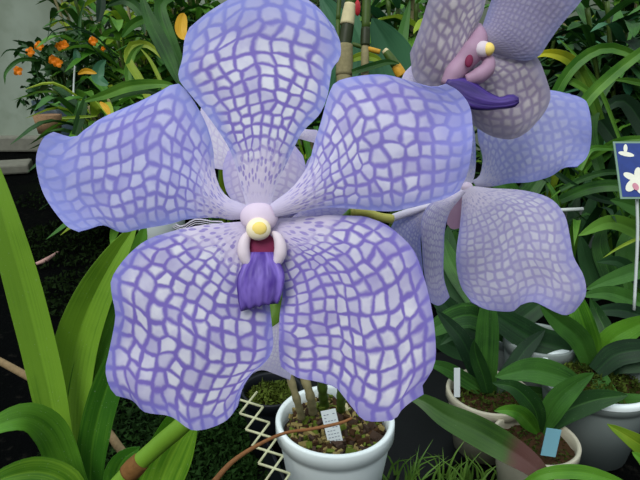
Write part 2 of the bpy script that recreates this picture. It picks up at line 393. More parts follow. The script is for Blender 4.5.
petal(f1, 'sepal',
      [(264, 236), (276, 262), (283, 290), (280, 316), (279, 347), (281, 366)],
      [(281, 366), (297, 377), (316, 381), (335, 387), (344, 397), (354, 409), (363, 419), (376, 421), (394, 419), (401, 410), (410, 402), (423, 394)],
      [(268, 221), (283, 219), (322, 216), (360, 217), (382, 223), (398, 234), (413, 250), (422, 272), (429, 297), (433, 319), (435, 340), (435, 359), (430, 373), (422, 384), (423, 394)],
      D1+.0015, 'sright', 9, ctr=c1, seed=5, edge=3, ripple=2, cup=-4, base_push=2)
# lip, side lobes, column
k1 = D1/F
def ellp(mb, x, y, d, rx, ry, rz, fn=None, n=20, m=14, rot=0):
    kk = d/F; X = RT*math.cos(rot)+UP*math.sin(rot); Y = UP*math.cos(rot)-RT*math.sin(rot)
    mb.ell(at(x, y, d), X*rx*kk, FW*rz*kk, Y*ry*kk, n, m, fn); return mb
mb = MB()       # midlobe: ridged tongue bent towards the viewer
rows = []; uvs = []
for i in range(19):
    t = i/18; yy = 252+t*54; hw = 12+11*math.sin(min(1, t*2.2)*PI/2)-max(0, t-.85)*25
    cx = 262+t*0.5; r = []; q = []
    for j in range(37):
        a = 2*PI*j/36; s = math.cos(a); th = 4.5+2*math.sin(PI*t)
        ridge = 1.6*math.cos(s*PI*4.2)*(1 if math.sin(a) < 0 else 0)*min(1, t*3)
        sh = (-1+1*0)*0
        x = cx+s*hw*(1-.05*math.sin(t*9))-3*t; y = yy+1.6*math.cos(s*PI*4.2)*(t**3)-s*4*t
        z = th*math.sin(a)-(ridge if math.sin(a) < 0 else 0)-10*math.sin(t*PI*.8)
        r.append(at(x, y, D1+(z-4)*k1)); q.append((j/36, t))
    rows.append(r); uvs.append(q)
mb.grid(rows, uvs, caps=True)
mb.build('lip', M['lip'], f1)
mb = MB(); ellp(mb, 262, 250, D1-.0003, 15, 18, 4)
mb.build('throat', M['throat'], f1)
for sx in (-1, 1):
    mb = MB(); pts = []
    for i in range(9):
        a = -1.35+i/8*2.7
        pts.append(at(262+sx*(8+10.5*math.cos(a)), 250-17*math.sin(a)-1, D1-(6+3*math.cos(a))*k1))
    mb.tube(pts, [2.5*k1, 5*k1, 6.4*k1, 6*k1, 4.6*k1, 2*k1], 12, sub=3)
    mb.build('side_lobe', M['lobe'], f1)
mb = MB(); ellp(mb, 259, 216, D1-3*k1, 19, 15, 9, fn=lambda x, y, z: 1-.08*z)
mb.build('column', M['column'], f1)
mb = MB(); ellp(mb, 258.5, 229, D1-12*k1, 12.5, 11.5, 8)
ac = mb.build('anther_cap', M['anther'], f1)
mb = MB(); ellp(mb, 259, 228.5, D1-17.2*k1, 8, 7, 3.2); mb.build('pollen_spot', M['yellow'], ac)

# rear flower, seen from behind between the petals
f1b = flower('flower behind the largest one, showing in the gaps between its petals', None)
DR = .19; cr = (262, 225)
petal(f1b, 'petal', [(250, 220), (236, 205), (226, 190), (223, 168), (228, 152)], [(228, 152), (245, 138), (268, 134), (290, 142), (303, 156)],
      [(272, 222), (286, 208), (300, 190), (307, 175), (303, 156)], DR, 'rear', 3, tilt=(0, -.5), ctr=cr, seed=21, nu=20, nv=16)
petal(f1b, 'petal', [(248, 215), (232, 175), (212, 167), (205, 150)], [(205, 150), (200, 120), (205, 100), (222, 92)], [(255, 200), (250, 160), (240, 120), (222, 92)],
      DR+.006, 'rear_white', 3, tilt=(0, -.4), ctr=cr, seed=22, nu=20, nv=16)
petal(f1b, 'petal', [(272, 212), (288, 190), (302, 174), (308, 160)], [(308, 160), (316, 152), (325, 158), (330, 170)], [(278, 222), (300, 212), (322, 196), (330, 170)],
      DR+.010, 'rear_violet', 4, ctr=cr, seed=23, nu=20, nv=16)
petal(f1b, 'sepal', [(272, 318), (268, 330), (263, 345), (258, 360), (251, 374)], [(251, 374), (262, 370), (275, 374), (290, 380)], [(283, 318), (292, 330), (296, 350), (290, 380)],
      DR+.06, 'rear_white', 4, tilt=(0, -.7), ctr=(262, 225), seed=24, nu=24, nv=16, ripple=2)
petal(f1b, 'sepal', [(285, 222), (310, 208), (350, 204), (368, 205)], [(368, 205), (376, 212), (370, 220)], [(285, 235), (320, 232), (350, 228), (370, 220)],
      DR+.004, 'rear_violet', 3, ctr=cr, seed=25, nu=20, nv=12)
petal(f1b, 'petal', [(262, 150), (280, 140), (297, 138.5), (308, 141), (318, 144)], [(318, 144), (322, 138), (317, 130)], [(260, 130), (280, 124), (300, 129), (317, 130)],
      DR+.014, 'rear_white', 2, ctr=cr, seed=26, nu=16, nv=10)

# second flower
f2 = flower('smaller flower at right, seen from the side with one broad pale lower sepal', None)
D2 = .19; c2 = (468, 186)
petal(f2, 'sepal', [(463, 188), (462, 205), (460, 227), (456, 257), (460, 284), (471, 302)],
      [(471, 302), (480, 307), (490, 310), (512, 311), (520, 305), (533, 302), (545, 307), (555, 312), (565, 315), (574, 311)],
      [(474, 187), (494, 189), (524, 191), (550, 199), (564, 215), (569, 235), (573, 257), (583, 276), (585, 295), (574, 311)],
      D2, 'second', 8, ctr=c2, seed=31, edge=4, ripple=3, tilt=(0, -.1))
petal(f2, 'petal', [(472, 181), (480, 176), (483, 158), (478, 138), (480, 118), (500, 98), (530, 90), (552, 91), (570, 94)],
      [(570, 94), (580, 98), (587, 104), (591, 125), (590, 145), (586, 158), (577, 167)],
      [(476, 186), (492, 186), (510, 183), (530, 182), (550, 176), (563, 168), (577, 167)],
      D2+.004, 'second_up', 5, ctr=c2, seed=32, edge=3, ripple=2)
petal(f2, 'petal', [(461, 190), (452, 196), (440, 199), (428, 206), (421, 222), (422, 245), (424, 272), (430, 302)],
      [(430, 302), (437, 305.5), (443, 303), (449, 297)],
      [(465, 192), (458, 200), (449, 212), (444, 230), (443, 250), (443, 277), (449, 297)],
      D2-.004, 'second', 5, ctr=c2, seed=33, nv=16, tilt=(.5, 0), ripple=2)
petal(f2, 'petal', [(424, 214), (420, 240), (423, 280), (418, 296)], [(418, 296), (405, 290), (390, 275)], [(428, 207), (410, 212), (394, 222), (388, 245), (390, 275)],
      D2-.002, 'second_up', 4, ctr=c2, seed=34, nu=20, nv=14)
petal(f2, 'petal', [(463, 186), (455, 168), (442, 140), (440, 118)], [(440, 118), (452, 106), (466, 110)], [(472, 183), (475, 168), (475, 145), (473, 128), (466, 110)],
      D2+.002, 'second_up', 3, ctr=c2, seed=35, nu=20, nv=12)
petal(f2, 'sepal', [(462, 196), (454, 204), (448, 214), (447, 224)], [(447, 224), (452, 229), (460, 228)], [(467, 198), (466, 212), (460, 228)],
      D2+.008, 'lobe_shade', 2, ctr=c2, seed=36, nu=12, nv=8)
mb = MB(); ellp(mb, 467, 187, D2, 6, 5, 4); mb.build('flower_centre', M['column'], f2)
mb = MB(); mb.tube([at(352, 211, .178), at(365, 212, .18), at(380, 217, .182), at(392, 219, .184)], [4.5*D2/F, 4*D2/F, 4.6*D2/F], 10)
mb.build('pedicel', M['pedicel_y'], spray)
mb = MB(); mb.tube([at(390, 219, .184), at(404, 214, .185), at(420, 209, .187), at(440, 202, .19), at(463, 189, .194)], [4*D2/F, 4*D2/F, 2.6*D2/F, 3*D2/F], 10)
mb.build('pedicel', M['pedicel_w'], spray)

# third flower, upper right, hanging face down
f3 = flower('flower at top right tilted face down, greyed by painted shade, with a dark violet lip', None)
D3 = .158; c3 = (475, 60)
T3 = (0, .45)
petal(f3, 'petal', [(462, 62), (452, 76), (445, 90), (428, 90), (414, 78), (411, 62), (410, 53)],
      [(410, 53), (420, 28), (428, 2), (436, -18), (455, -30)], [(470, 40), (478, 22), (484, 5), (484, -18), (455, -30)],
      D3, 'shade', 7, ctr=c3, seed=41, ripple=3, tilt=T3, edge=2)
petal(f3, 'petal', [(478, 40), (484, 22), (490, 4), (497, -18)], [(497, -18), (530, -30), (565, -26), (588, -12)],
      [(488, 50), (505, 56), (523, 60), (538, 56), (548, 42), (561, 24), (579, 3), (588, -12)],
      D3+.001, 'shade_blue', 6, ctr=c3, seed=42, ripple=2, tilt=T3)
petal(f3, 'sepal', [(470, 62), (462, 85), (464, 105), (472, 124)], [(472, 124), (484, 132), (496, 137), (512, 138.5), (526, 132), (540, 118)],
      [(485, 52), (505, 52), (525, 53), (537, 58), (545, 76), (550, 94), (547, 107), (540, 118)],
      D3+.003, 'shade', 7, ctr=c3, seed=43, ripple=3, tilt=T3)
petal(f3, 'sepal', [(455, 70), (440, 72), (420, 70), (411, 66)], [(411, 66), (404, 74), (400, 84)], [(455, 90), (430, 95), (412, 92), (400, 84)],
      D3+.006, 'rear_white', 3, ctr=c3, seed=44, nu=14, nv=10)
k3 = D3/F
mb = MB(); rows = []; uvs = []
cl = resample([(446, 82), (462, 91), (482, 100), (500, 103), (511, 101), (519, 100)], 17)
hws = [4, 8, 11, 13, 14, 14, 13.4, 12.4, 11.3, 10, 8.8, 7.4, 6.2, 6.4, 7.0, 6.4, 3]
for i in range(17):
    r = []; q = []
    p = cl[i]; tn = (cl[min(i+1, 16)]-cl[max(i-1, 0)]).normalized(); nn = Vector((-tn.y, tn.x, 0))
    for j in range(25):
        a = 2*PI*j/24; s = math.cos(a)
        x = p.x+nn.x*s*hws[i]; y = p.y+nn.y*s*hws[i]
        z = 5*math.sin(a)*(1+.2*math.cos(s*10))-14-i*.5
        r.append(at(x, y, D3+z*k3)); q.append((j/24, i/16))
    rows.append(r); uvs.append(q)
mb.grid(rows, uvs, caps=True); mb.build('lip', M['lip_dark'], f3)
mb = MB(); mb.tube([at(478, 26, D3-6*k3), at(479, 38, D3-13*k3), at(474, 50, D3-14*k3), at(464, 62, D3-11*k3), at(454, 74, D3-10*k3), at(447, 86, D3-9*k3)], [4*k3, 8.5*k3, 11.5*k3, 10*k3, 10*k3, 7*k3], 18, sub=5); cm = mb.build('column', M['lobe_shade'], f3)
mb = MB(); ellp(mb, 483, 49, D3-22*k3, 9, 8, 6); ac = mb.build('anther_cap', M['lobe'], f3)
mb = MB(); ellp(mb, 488.5, 49, D3-24*k3, 6, 6.5, 5.5); mb.build('pollen_spot', M['yellow'], ac)
mb = MB(); mb.tube([at(466, 80, D3-14*k3), at(478, 76, D3-16*k3), at(487, 69, D3-17*k3), at(488, 60, D3-16*k3), at(482, 56, D3-15*k3)], [5*k3, 8*k3, 7.5*k3, 6*k3, 3*k3], 16, sub=5); mb.build('side_lobe', M['lobe_shade'], f3)
mb = MB(); ellp(mb, 469, 61, D3-22.5*k3, 4, 6.5, 2.5, rot=-.2); mb.build('throat', M['throat'], f3)

# stem of the spray
mb = MB()
SP = [at(112, 492, .235), at(135, 467, .232), at(160, 444, .228), at(190, 418, .222), at(225, 380, .22), at(255, 345, .22), at(274, 318, .22), at(277, 300, .222), at(290, 270, .224), (at(310, 240, .224)), at(350, 200, .224), at(400, 160, .222), at(430, 120, .21), at(445, 70, .19), at(462, 30, .185), at(470, 5, .18)]
mb.tube(SP, [9.5*.23/F, 9*.23/F, 9*.23/F, 8.5*.22/F, 8.5*.22/F, 8.5*.2/F, 9.5*.2/F, 9*.2/F, 7*.2/F, 6*.2/F, 6*.2/F, 5*.2/F, 4*.19/F], 14, sub=6)
st = mb.build('flower_stem', M['stem'], spray)
mb = MB(); mb.tube([at(128, 474, .2312), at(135, 467, .2308), at(141, 461, .2302)], [10.2*.23/F, 10.8*.23/F, 9.6*.23/F], 14)
mb.build('dry_bract', M['brown'], st)
for a, b in (((277, 300, .222), (262, 222, .137)), ((300, 255, .224), (264, 225, .192)), ((450, 50, .185), (474, 48, .161)), ((330, 218, .224), (353, 211, .179))):
    mb = MB(); A, B = at(*a), at(*b); mb.tube([A, A.lerp(B, .5)+UP*-.002, B], [.0016, .0012, .0014], 8); mb.build('pedicel', M['pedicel_w'] if b[0] < 300 else M['stem'], spray)

# =================================================================== LEFT STRAP-LEAVED ORCHID
g = thing('strap_leaf_orchid', 'fresh green strap-leaved orchid plant at the lower left, leaves fanning upward beside the big flower', 'plant', on(75, 520, .12))
leaf(g, [(68, 500, .40), (58, 440, .395), (44, 370, .39), (24, 290, .38), (4, 220, .37), (-12, 165, .365), (-30, 110, .36)], 33, 'leaf_near', fold=.35, n=20)
leaf(g, [(72, 500, .41), (67, 420, .41), (75, 350, .41), (92, 300, .405), (116, 255, .40), (138, 222, .40)], 42, 'leaf_near', fold=.5, n=20)
leaf(g, [(82, 500, .42), (84, 430, .42), (93, 370, .42), (112, 320, .42), (132, 270, .42), (146, 222, .42)], 38, 'leaf_near2', fold=.3, n=20)
leaf(g, [(90, 500, .395), (92, 450, .39), (103, 400, .385), (122, 350, .38), (140, 310, .38)], 30, 'leaf_near2', fold=.3, n=16)
leaf(g, [(80, 500, .38), (64, 462, .375), (50, 432, .365), (28, 418, .35), (0, 424, .335), (-25, 440, .33)], 34, 'leaf_near2', fold=.3, n=20, twist=.4)
leaf(g, [(85, 510, .37), (65, 482, .36), (38, 472, .35), (5, 478, .335), (-20, 492, .33)], 30, 'leaf_near', fold=.3, n=16)
mb = MB(); mb.tube([on(76, 530, -.002), at(76, 525, .41), at(76, 478, .41)], [.009, .011, .008], 10, sub=3); mb.build('stem', M['leaf_near2'], g)
g = thing('orchid_seedling', 'bright green broad leaves at the bottom left, directly behind the base of the flower stem', 'plant', on(150, 520, .1))
leaf(g, [(150, 520, .33), (162, 480, .33), (178, 445, .325), (196, 418, .32)], 42, 'leaf_near', fold=.3)
leaf(g, [(135, 520, .34), (148, 470, .34), (168, 430, .335), (186, 402, .33), (192, 385, .33)], 20, 'leaf_near', fold=.4)
leaf(g, [(140, 530, .335), (118, 485, .33), (122, 462, .325), (140, 447, .32)], 26, 'leaf_near2', fold=.3)
mb = MB(); mb.tube([at(-8, 357, .45), at(18, 371, .45), at(60, 395, .45), at(100, 424, .44), at(118, 446, .42), at(132, 466, .40)], [3.6*.45/F, 4.2*.44/F, 4.4*.42/F], 9)
tag(mb.build('dry_twig', M['twig'], None), 'thin dry brown twig passing behind the strap leaves at lower left', 'twig')
mb = MB(); mb.tube([at(212, 484, .40), at(232, 462, .41), at(258, 445, .43), at(285, 433, .45), at(312, 429, .465), at(340, 423, .475), at(352, 418, .478)], [3.0*.42/F, 2.2*.42/F, 1.6*.43/F, 1.8*.45/F, 1.3*.46/F], 9)
tag(mb.build('aerial_root', M['root'], None), 'tan aerial root curving over the rim of the white pot', 'root')

# =================================================================== GROUND AND WALL
t = NT('dark soil ground'); tc = t.n('ShaderNodeTexCoord')
n1 = t.noise(tc.outputs['Object'], 3.2, 5); n2 = t.noise(tc.outputs['Object'], 60, 5, .7)
c = t.mix(t.rng(n1.outputs[0], .5, .68, 0, .8), rgb(4, 5, 5), rgb(12, 18, 8))
c = t.mix(t.rng(n2.outputs[0], .55, .75, 0, .35), c, rgb(44, 42, 36))
M['ground'] = t.shade(c, .95, .02, bump=n2.outputs[0], bstr=.8, bdist=.01)
mb = MB(); rows = []
for i in range(71):
    rows.append([Vector((-4+8*j/90, -.6+5*i/70, -.006+.010*noise.noise(Vector((j*.45, i*.45, 0))))) for j in range(91)])
mb.grid(rows)
tag(mb.build('floor', M['ground']), kind='structure')
t = NT('greenhouse film wall'); tc = t.n('ShaderNodeTexCoord')
n1 = t.noise(tc.outputs['Object'], 1.8, 4); n2 = t.noise(tc.outputs['Object'], 14, 4)
c = t.mix(t.rng(n1.outputs[0], .35, .65), rgb(108, 118, 98), rgb(142, 154, 138))
c = t.mix(t.rng(n2.outputs[0], .45, .75, 0, .35), c, rgb(104, 118, 96))
M['wall'] = t.shade(c, .45, .4)
WY = 3.0
mb = MB(); mb.box((0, WY+.02, .98), 8, .04, 1.96)
tag(mb.build('wall_back', M['wall'], smooth=False), kind='structure')
mb = MB(); mb.box((-1.9, WY-.03, .04), 3.2, .07, .08)
tag(mb.build('trim_1', M['concrete'], smooth=False, bevel=.01), kind='structure')
mb = MB(); p = on(4, 168, .02); mb.box(p+Vector((-.05, 0, 0)), .30, .16, .04, X=Vector((.9, .35, 0)).normalized(), Y=Vector((-.35, .9, 0)).normalized())
tag(mb.build('concrete_slab', M['concrete'], None, smooth=False, bevel=.008), 'small pale concrete slab on dark soil near the back wall at left', 'slab')
mb = MB(); mb.tube([on(36, 264, .008), on(46, 260, .012), on(58, 252, .01)], [.004, .006, .003], 6)
tag(mb.build('dry_leaf_scrap', M['pinkish'], None), 'pale curled scrap lying on the black soil left of the big flower', 'debris')

# moss sprigs
random.seed(5)
def sprigs(mb, c, rx, ry, n, h, sz=.006, ang=0.0, zf=None):
    for _ in range(n):
        a = random.random()*2*PI; r = math.sqrt(random.random())
        x = c[0]+rx*r*math.cos(a); y = c[1]+ry*r*math.sin(a); z = c[2]+random.random()*h*(1-r*r*.6)
        d = Vector((random.gauss(0, 1), random.gauss(0, 1), random.gauss(.5, .7))).normalized(); e = d.cross(Vector((random.random(), random.random(), random.random()))).normalized()
        s = sz*random.uniform(.5, 1.3); p = Vector((x, y, z))
        mb.add([p-e*s*.35, p+e*s*.35, p+d*s], [(0, 1, 2)], [(0, 0), (1, 0), (.5, 1)])
mb = MB()
for (x, y, rx, ry, n) in ((170, 455, .16, .10, 5200), (120, 400, .12, .10, 2600), (215, 440, .10, .09, 2200), (235, 478, .07, .05, 1200), (150, 350, .12, .12, 1500)):
    p = on(x, y, 0); sprigs(mb, p, rx, ry, n, .018, .008)
tag(mb.build('moss', M['moss'], None, smooth=False), 'low dark green moss covering the soil at the bottom left', 'moss', kind='stuff')
mb = MB()
for (x, y, rx, ry, n) in ((85, 240, .20, .22, 2600), (120, 290, .2, .15, 1800), (60, 195, .12, .2, 500)):
    p = on(x, y, 0); sprigs(mb, p, rx, ry, n, .02, .012)
tag(mb.build('moss', M['moss_dark'], None, smooth=False), 'dark moss patch on soil below the left petal of the big flower', 'moss', kind='stuff')

# =================================================================== PLASTIC SHEET, TRAY, LATTICE
def poly_box(name, corners, z0, z1, mat, parent=None, bevel=.003):
    mb = MB(); n = len(corners); vs = [Vector((c.x, c.y, z0)) for c in corners]+[Vector((c.x, c.y, z1)) for c in corners]
    fs = [tuple(range(n-1, -1, -1)), tuple(range(n, 2*n))]+[(i, (i+1) % n, n+(i+1) % n, n+i) for i in range(n)]
    mb.add(vs, fs); return mb.build(name, M[mat], parent, smooth=False, bevel=bevel)
cs = [on(262, 500, .01), on(395, 492, .01), on(470, 452, .01), on(700, 430, .01), on(690, 340, .01), on(430, 350, .01), on(236, 372, .01)]
o = poly_box('plastic_sheet', cs, -.004, .006, 'plastic_sheet'); tag(o, 'shiny black plastic sheet on the ground beneath the pots', 'plastic sheet')
# black tray left of the white pot
tr = thing('plant_tray', 'black plastic tray with raised edges behind the ivory mesh, left of the white pot', 'tray', on(262, 470, .006))
A, B, Cc, Dd = on(250, 402, .05), on(290, 492, .05), on(330, 480, .05), on(300, 395, .05)
mb = MB()
for p, q in ((A, B), (B, Cc), (Cc, Dd), (Dd, A)):
    X = (q-p).normalized(); mb.box((p+q)/2-Vector((0, 0, .022)), (q-p).length, .004, .044, X=X, Y=Vector((-X.y, X.x, 0)))
mb.build('wall', M['pot_black'], tr, smooth=False, bevel=.001)
poly_box('base', [A, B, Cc, Dd], .007, .011, 'pot_black', tr)
# ivory diamond mesh strip
la = thing('plastic_mesh', 'strip of ivory diamond mesh leaning on the black tray by the white pot', 'mesh', on(262, 470, 0))
mb = MB(); n = 6
A0, A1 = at(234, 398, .56), at(272, 500, .50)
Wd = (at(256, 392, .565)-at(234, 398, .56))
for kx in range(2):
    pts = []
    for i in range(n+1):
        s = ((i+kx) % 2)
        pts.append(A0.lerp(A1, i/n)+Wd*(s*1.05))
    for a, b in zip(pts, pts[1:]): mb.tube([a, b], 1.3*.53/F, 6, sub=1)
for s in (0, 1.05): pass
mb.build('strands', M['lattice'], la)
# grass in front of the sheet
mb = MB(); random.seed(11)
for i in range(90):
    x = random.uniform(384, 505); b = on(x, random.uniform(478, 505), 0)
    h = random.uniform(.015, .055); a = random.uniform(-1, 1)
    blade(mb, [b, b+Vector((a*h*.25, random.uniform(-.3, .3)*h*.3, h*.6)), b+Vector((a*h*.8, random.uniform(-.5, .5)*h*.6, h))], .0032, 'grass', .2, n=5, k=3)
tag(mb.build('grass', M['grass'], None), 'short green grass growing in front of the black sheet at bottom centre', 'grass', kind='stuff')

# =================================================================== POTS
def pot(name, label, x, y, zr, wpx, h, mat, taper=.72, lip=.006, fill='soil', fill_mat=None, ribs=0):
    d = dz(x, y, zr); R = wpx/2*d/F; c = at(x, y, d); z1 = c.z; z0 = z1-h
    base = Vector((c.x, c.y, z0))
    g = thing(name, label, 'pot', base)
    prof = [(R*taper*.02, .0), (R*taper, .0), (R*(.93), h*.80), (R*.94, h*.86), (R, h*.87), (R*1.0, h*.985), (R*.985, h), (R*.93, h), (R*.90, h*.985), (R*.89, h*.86), (R*.86, h*.7), (R*taper*.9, .006), (R*.02, .006)]
    mb = MB(); mb.lathe(base, prof, 56); b = mb.build('body', M[mat], g)
    mb = MB(); rows = []
    for i in range(10):
        r = R*.875*i/9; rows.append([base+Vector((r*math.cos(2*PI*j/28), r*math.sin(2*PI*j/28), h*.84+.006*noise.noise(Vector((r*90*math.cos(2*PI*j/28), r*90*math.sin(2*PI*j/28), x))))) for j in range(28)])
    mb.grid(rows, closed=True); mb.build('potting_mix', M[fill_mat or fill], g)
    return g, Vector((c.x, c.y, z0+h*.85)), R, d
def chips(g, c, R, n, mats, s=.006, seed=1, zr=.006):
    random.seed(seed)
    for k, m in enumerate(mats):
        mb = MB()
        for _ in range(n):
            a = random.random()*6.28; r = R*.8*math.sqrt(random.random()); sc = s*random.uniform(.5, 1.2)
            X = Vector((random.gauss(0, 1), random.gauss(0, 1), random.gauss(0, .4))).normalized(); Z = X.cross(Vector((random.random()-.5, random.random()-.5, 1))).normalized(); Y = Z.cross(X)
            mb.box(c+Vector((r*math.cos(a), r*math.sin(a), random.random()*zr)), sc*random.uniform(1, 2.2), sc, sc*.5, X, Y, Z)
        o = mb.build('bark_chips', M[m], g, smooth=False); o['kind'] = 'stuff'
def stake(label, x, y0, y1, d, wpx, mat, lean=0.0, lines=0, cat='plant label', tilt=.5, grp=None):
    a = at(x+lean, y0, d-(y1-y0)/F*d*tilt*.3); b = at(x, y1, d); c = (a+b)/2; Z = (a-b); h = Z.length; Z.normalize()
    X = (RT-Z*RT.dot(Z)).normalized(); Y = Z.cross(X)
    g = thing('plant_label', label, cat, b, grp)
    mb = MB(); mb.box(c, wpx*d/F, .0008, h, X, Y, Z); mb.build('card', M[mat], g, smooth=False)
    fr = Y if Y.dot(O-c) > 0 else -Y
    if lines:
        mb = MB(); random.seed(x)
        w = wpx*d/F
        for i in range(lines):
            for jj in range(4):
                if random.random() < .85:
                    mb.box(c+Z*(h*(.38-.76*i/(lines-1)))+X*(w*(-.3+.2*jj))+fr*.0006, w*.13, .0002, h*.018, X, Y, Z)
        mb.build('handwriting', M['ink'], g, smooth=False)
    return g

g, cc, R, d = pot('plant_pot', 'large round white plastic pot full of bark below the big flower', 335, 417, .123, 119, .118, 'pot_white', .70, fill='bark')
chips(g, cc, R, 150, ['bark', 'bark_pale', 'soil', 'moss_pot'], .006, 3, .010)
dn = thing('cane_orchid', 'bare jointed canes standing in the large white pot', 'plant', cc)
def cane(g, pts, r, mats, n=9, nodes=6, name='cane', bulge=.25):
    P = resample([tuple(p) for p in pts], nodes*5+1); rad = []
    for i in range(len(P)): rad.append(r*(1+bulge*(math.cos(2*PI*(i % 5)/5)*.5+.2)))
    mb = MB(); mb.tube(P, rad, n, sub=1)
    o = mb.build(name, M[mats[0]], g)
    return o
def onmix(x, y, dd=0): return at(x, y, dz(x, y, cc.z)-dd)
cane(dn, [onmix(303, 423), at(297, 400, .55), at(288, 370, .54), at(284, 350, .53)], .0036, ['cane_t'])
cane(dn, [onmix(314, 418), at(310, 395, .555), at(303, 372, .55), at(300, 350, .54)], .0042, ['cane_t'])
cane(dn, [onmix(325, 412), at(322, 385, .57), at(319, 365, .565), at(316, 345, .56)], .0048, ['cane_g'])
cane(dn, [onmix(341, 414), at(341, 395, .56), at(340, 375, .555), at(338, 350, .55)], .0042, ['cane_g'])
mb = MB(); ellp(mb, 310, 417, dz(310, 417, cc.z)-.004, 8, 9, 7, fn=lambda x, y, z: 1+.12*math.sin(z*14)); mb.build('bulb', M['cane_t'], dn)
mb = MB(); ellp(mb, 345, 414, dz(345, 414, cc.z)-.004, 7, 10, 7, fn=lambda x, y, z: 1+.12*math.sin(z*14)); mb.build('bulb', M['cane_s'], dn)
stake('white plant label with rows of writing in the large white pot', 336, 410, 444, .545, 15, 'label_w', lean=-8, lines=9)

g, cc2, R2, d2 = pot('plant_pot', 'small black pot of moss behind the left side of the large white pot', 272, 388, .095, 62, .09, 'pot_black', fill='soil')
mb = MB(); random.seed(8); sprigs(mb, cc2, R2*.8, R2*.8, 900, .012, .006); o = mb.build('moss', M['moss_pot'], g, smooth=False); o['kind'] = 'stuff'
# right-hand pots
g, ca, Ra, da = pot('plant_pot', 'weathered cream pot at right, the one with a white label at its left rim', 489, 390, .085, 84, .08, 'pot_cream')
mb = MB(); random.seed(9); sprigs(mb, ca, Ra*.8, Ra*.8, 500, .008, .006); o = mb.build('moss', M['moss_pot'], g, smooth=False); o['kind'] = 'stuff'
g, cb, Rb, db = pot('plant_pot', 'weathered cream pot at lower right holding the pale blue label', 536, 438, .08, 84, .074, 'pot_cream')
mb = MB(); random.seed(10); sprigs(mb, cb, Rb*.8, Rb*.8, 250, .006, .005); o = mb.build('moss', M['moss_pot'], g, smooth=False); o['kind'] = 'stuff'
g, ce, Re, de = pot('plant_pot', 'large greyish white pot at right edge, behind the pot with the blue label', 597, 376, .105, 108, .10, 'pot_grey')
mb = MB(); mb.lathe(at(597, 376, dz(597, 376, .105)), [(Re*.90, -.001), (Re*.92, .0015), (Re*.99, .0015), (Re*1.012, -.001), (Re*1.008, -.005)], 56); mb.build('rim', M['pot_white'], g)
mb = MB(); random.seed(12); sprigs(mb, ce, Re*.85, Re*.85, 1500, .012, .006); o = mb.build('moss', M['moss_pot'], g, smooth=False); o['kind'] = 'stuff'
stake('narrow white plant label at the left rim of the weathered cream pot', 457, 368, 397, .655, 6, 'label_w', lean=0)
stake('pale blue plant label leaning in the lower right cream pot', 548, 429, 456, .575, 15, 'label_c', lean=6)
# small pots in the dark behind
g, _, _, _ = pot('plant_pot', 'grey pot in the dark gap under the pale lower sepal of the right flower', 510, 330, .085, 60, .085, 'pot_grey')
g, _, _, _ = pot('plant_pot', 'grey pot half hidden behind leaves left of the large greyish white pot', 540, 338, .11, 70, .11, 'pot_grey')
g, cw, Rw, dw = pot('plant_pot', 'small white pot seen between the left petal and the lower left sepal', 160, 206, .13, 52, .13, 'pot_white')
g, cgp, _, _ = pot('plant_pot', 'grey pot behind the right flower beneath the white pipe', 572, 216, .14, 62, .14, 'pot_grey')
mb = MB(); mb.tube([at(540, 211, 1.0), at(583, 209, 1.0)], [.0035, .0035], 8, sub=1)
tag(mb.build('pipe', M['pipe'], None), 'short thin white pipe right of the pale right flower', 'pipe')

# =================================================================== RIGHT-HAND PLANTS (each leaf a part)
def plant(name, label, base, leaves, cat='plant'):
    g = thing(name, label, cat, base)
    for L in leaves:
        pts, w, mat = L[:3]; kw = L[3] if len(L) > 3 else {}
        leaf(g, pts, w, mat, **kw)
    return g
bx = onb = dz(490, 392, ca.z)
plant('potted_orchid', 'orchid with upright green leaves in the cream pot with white label', ca, [
    ([(488, 394, bx), (486, 370, bx-.01), (487, 340, bx-.02), (488, 308, bx-.03), (487, 285, bx-.03)], 23, 'leaf_mid', {'fold': .4}),
    ([(488, 394, bx-.01), (483, 375, bx-.02), (476, 355, bx-.03), (474, 340, bx-.04)], 15, 'leaf_mid', {'fold': .4}),
    ([(487, 394, bx), (465, 380, bx-.01), (445, 368, bx-.02), (425, 362, bx-.03)], 15, 'leaf_mid', {}),
    ([(486, 392, bx+.02), (465, 345, bx), (450, 325, bx), (436, 310, bx)], 18, 'leaf_dark', {}),
    ([(488, 392, bx+.01), (470, 350, bx+.03), (455, 335, bx+.03), (440, 345, bx+.03)], 15, 'leaf_dark', {}),
    ([(492, 392, bx), (510, 372, bx+.01), (525, 350, bx+.02), (545, 330, bx+.03)], 17, 'leaf_dark', {}),
    ([(490, 396, bx), (520, 392, bx), (552, 396, bx), (575, 404, bx)], 13, 'leaf_mid', {}),
])
by = dz(540, 432, cb.z)
plant('potted_orchid', 'orchid with broad glossy leaves in the pot with the pale blue label', cb, [
    ([(541, 434, by), (555, 405, by-.02), (575, 385, by-.03), (594, 373, by-.04)], 23, 'leaf_mid', {'kind': 'lance', 'fold': .5}),
    ([(541, 434, by), (565, 412, by-.01), (595, 400, by-.02), (628, 395, by-.03)], 24, 'leaf_mid', {'kind': 'lance', 'fold': .4}),
    ([(540, 432, by), (534, 408, by-.02), (515, 388, by-.03), (492, 383, by-.03)], 20, 'leaf_mid', {'kind': 'lance', 'fold': .3}),
    ([(538, 433, by-.01), (522, 415, by-.04), (508, 410, by-.05), (494, 411, by-.05)], 17, 'leaf_near2', {'kind': 'lance', 'fold': .3}),
    ([(583, 386, by+.03), (560, 376, by+.02), (530, 370, by+.01), (495, 377, by)], 26, 'leaf_mid', {'kind': 'lance', 'fold': .3}),
])
bz = dz(593, 368, ce.z)
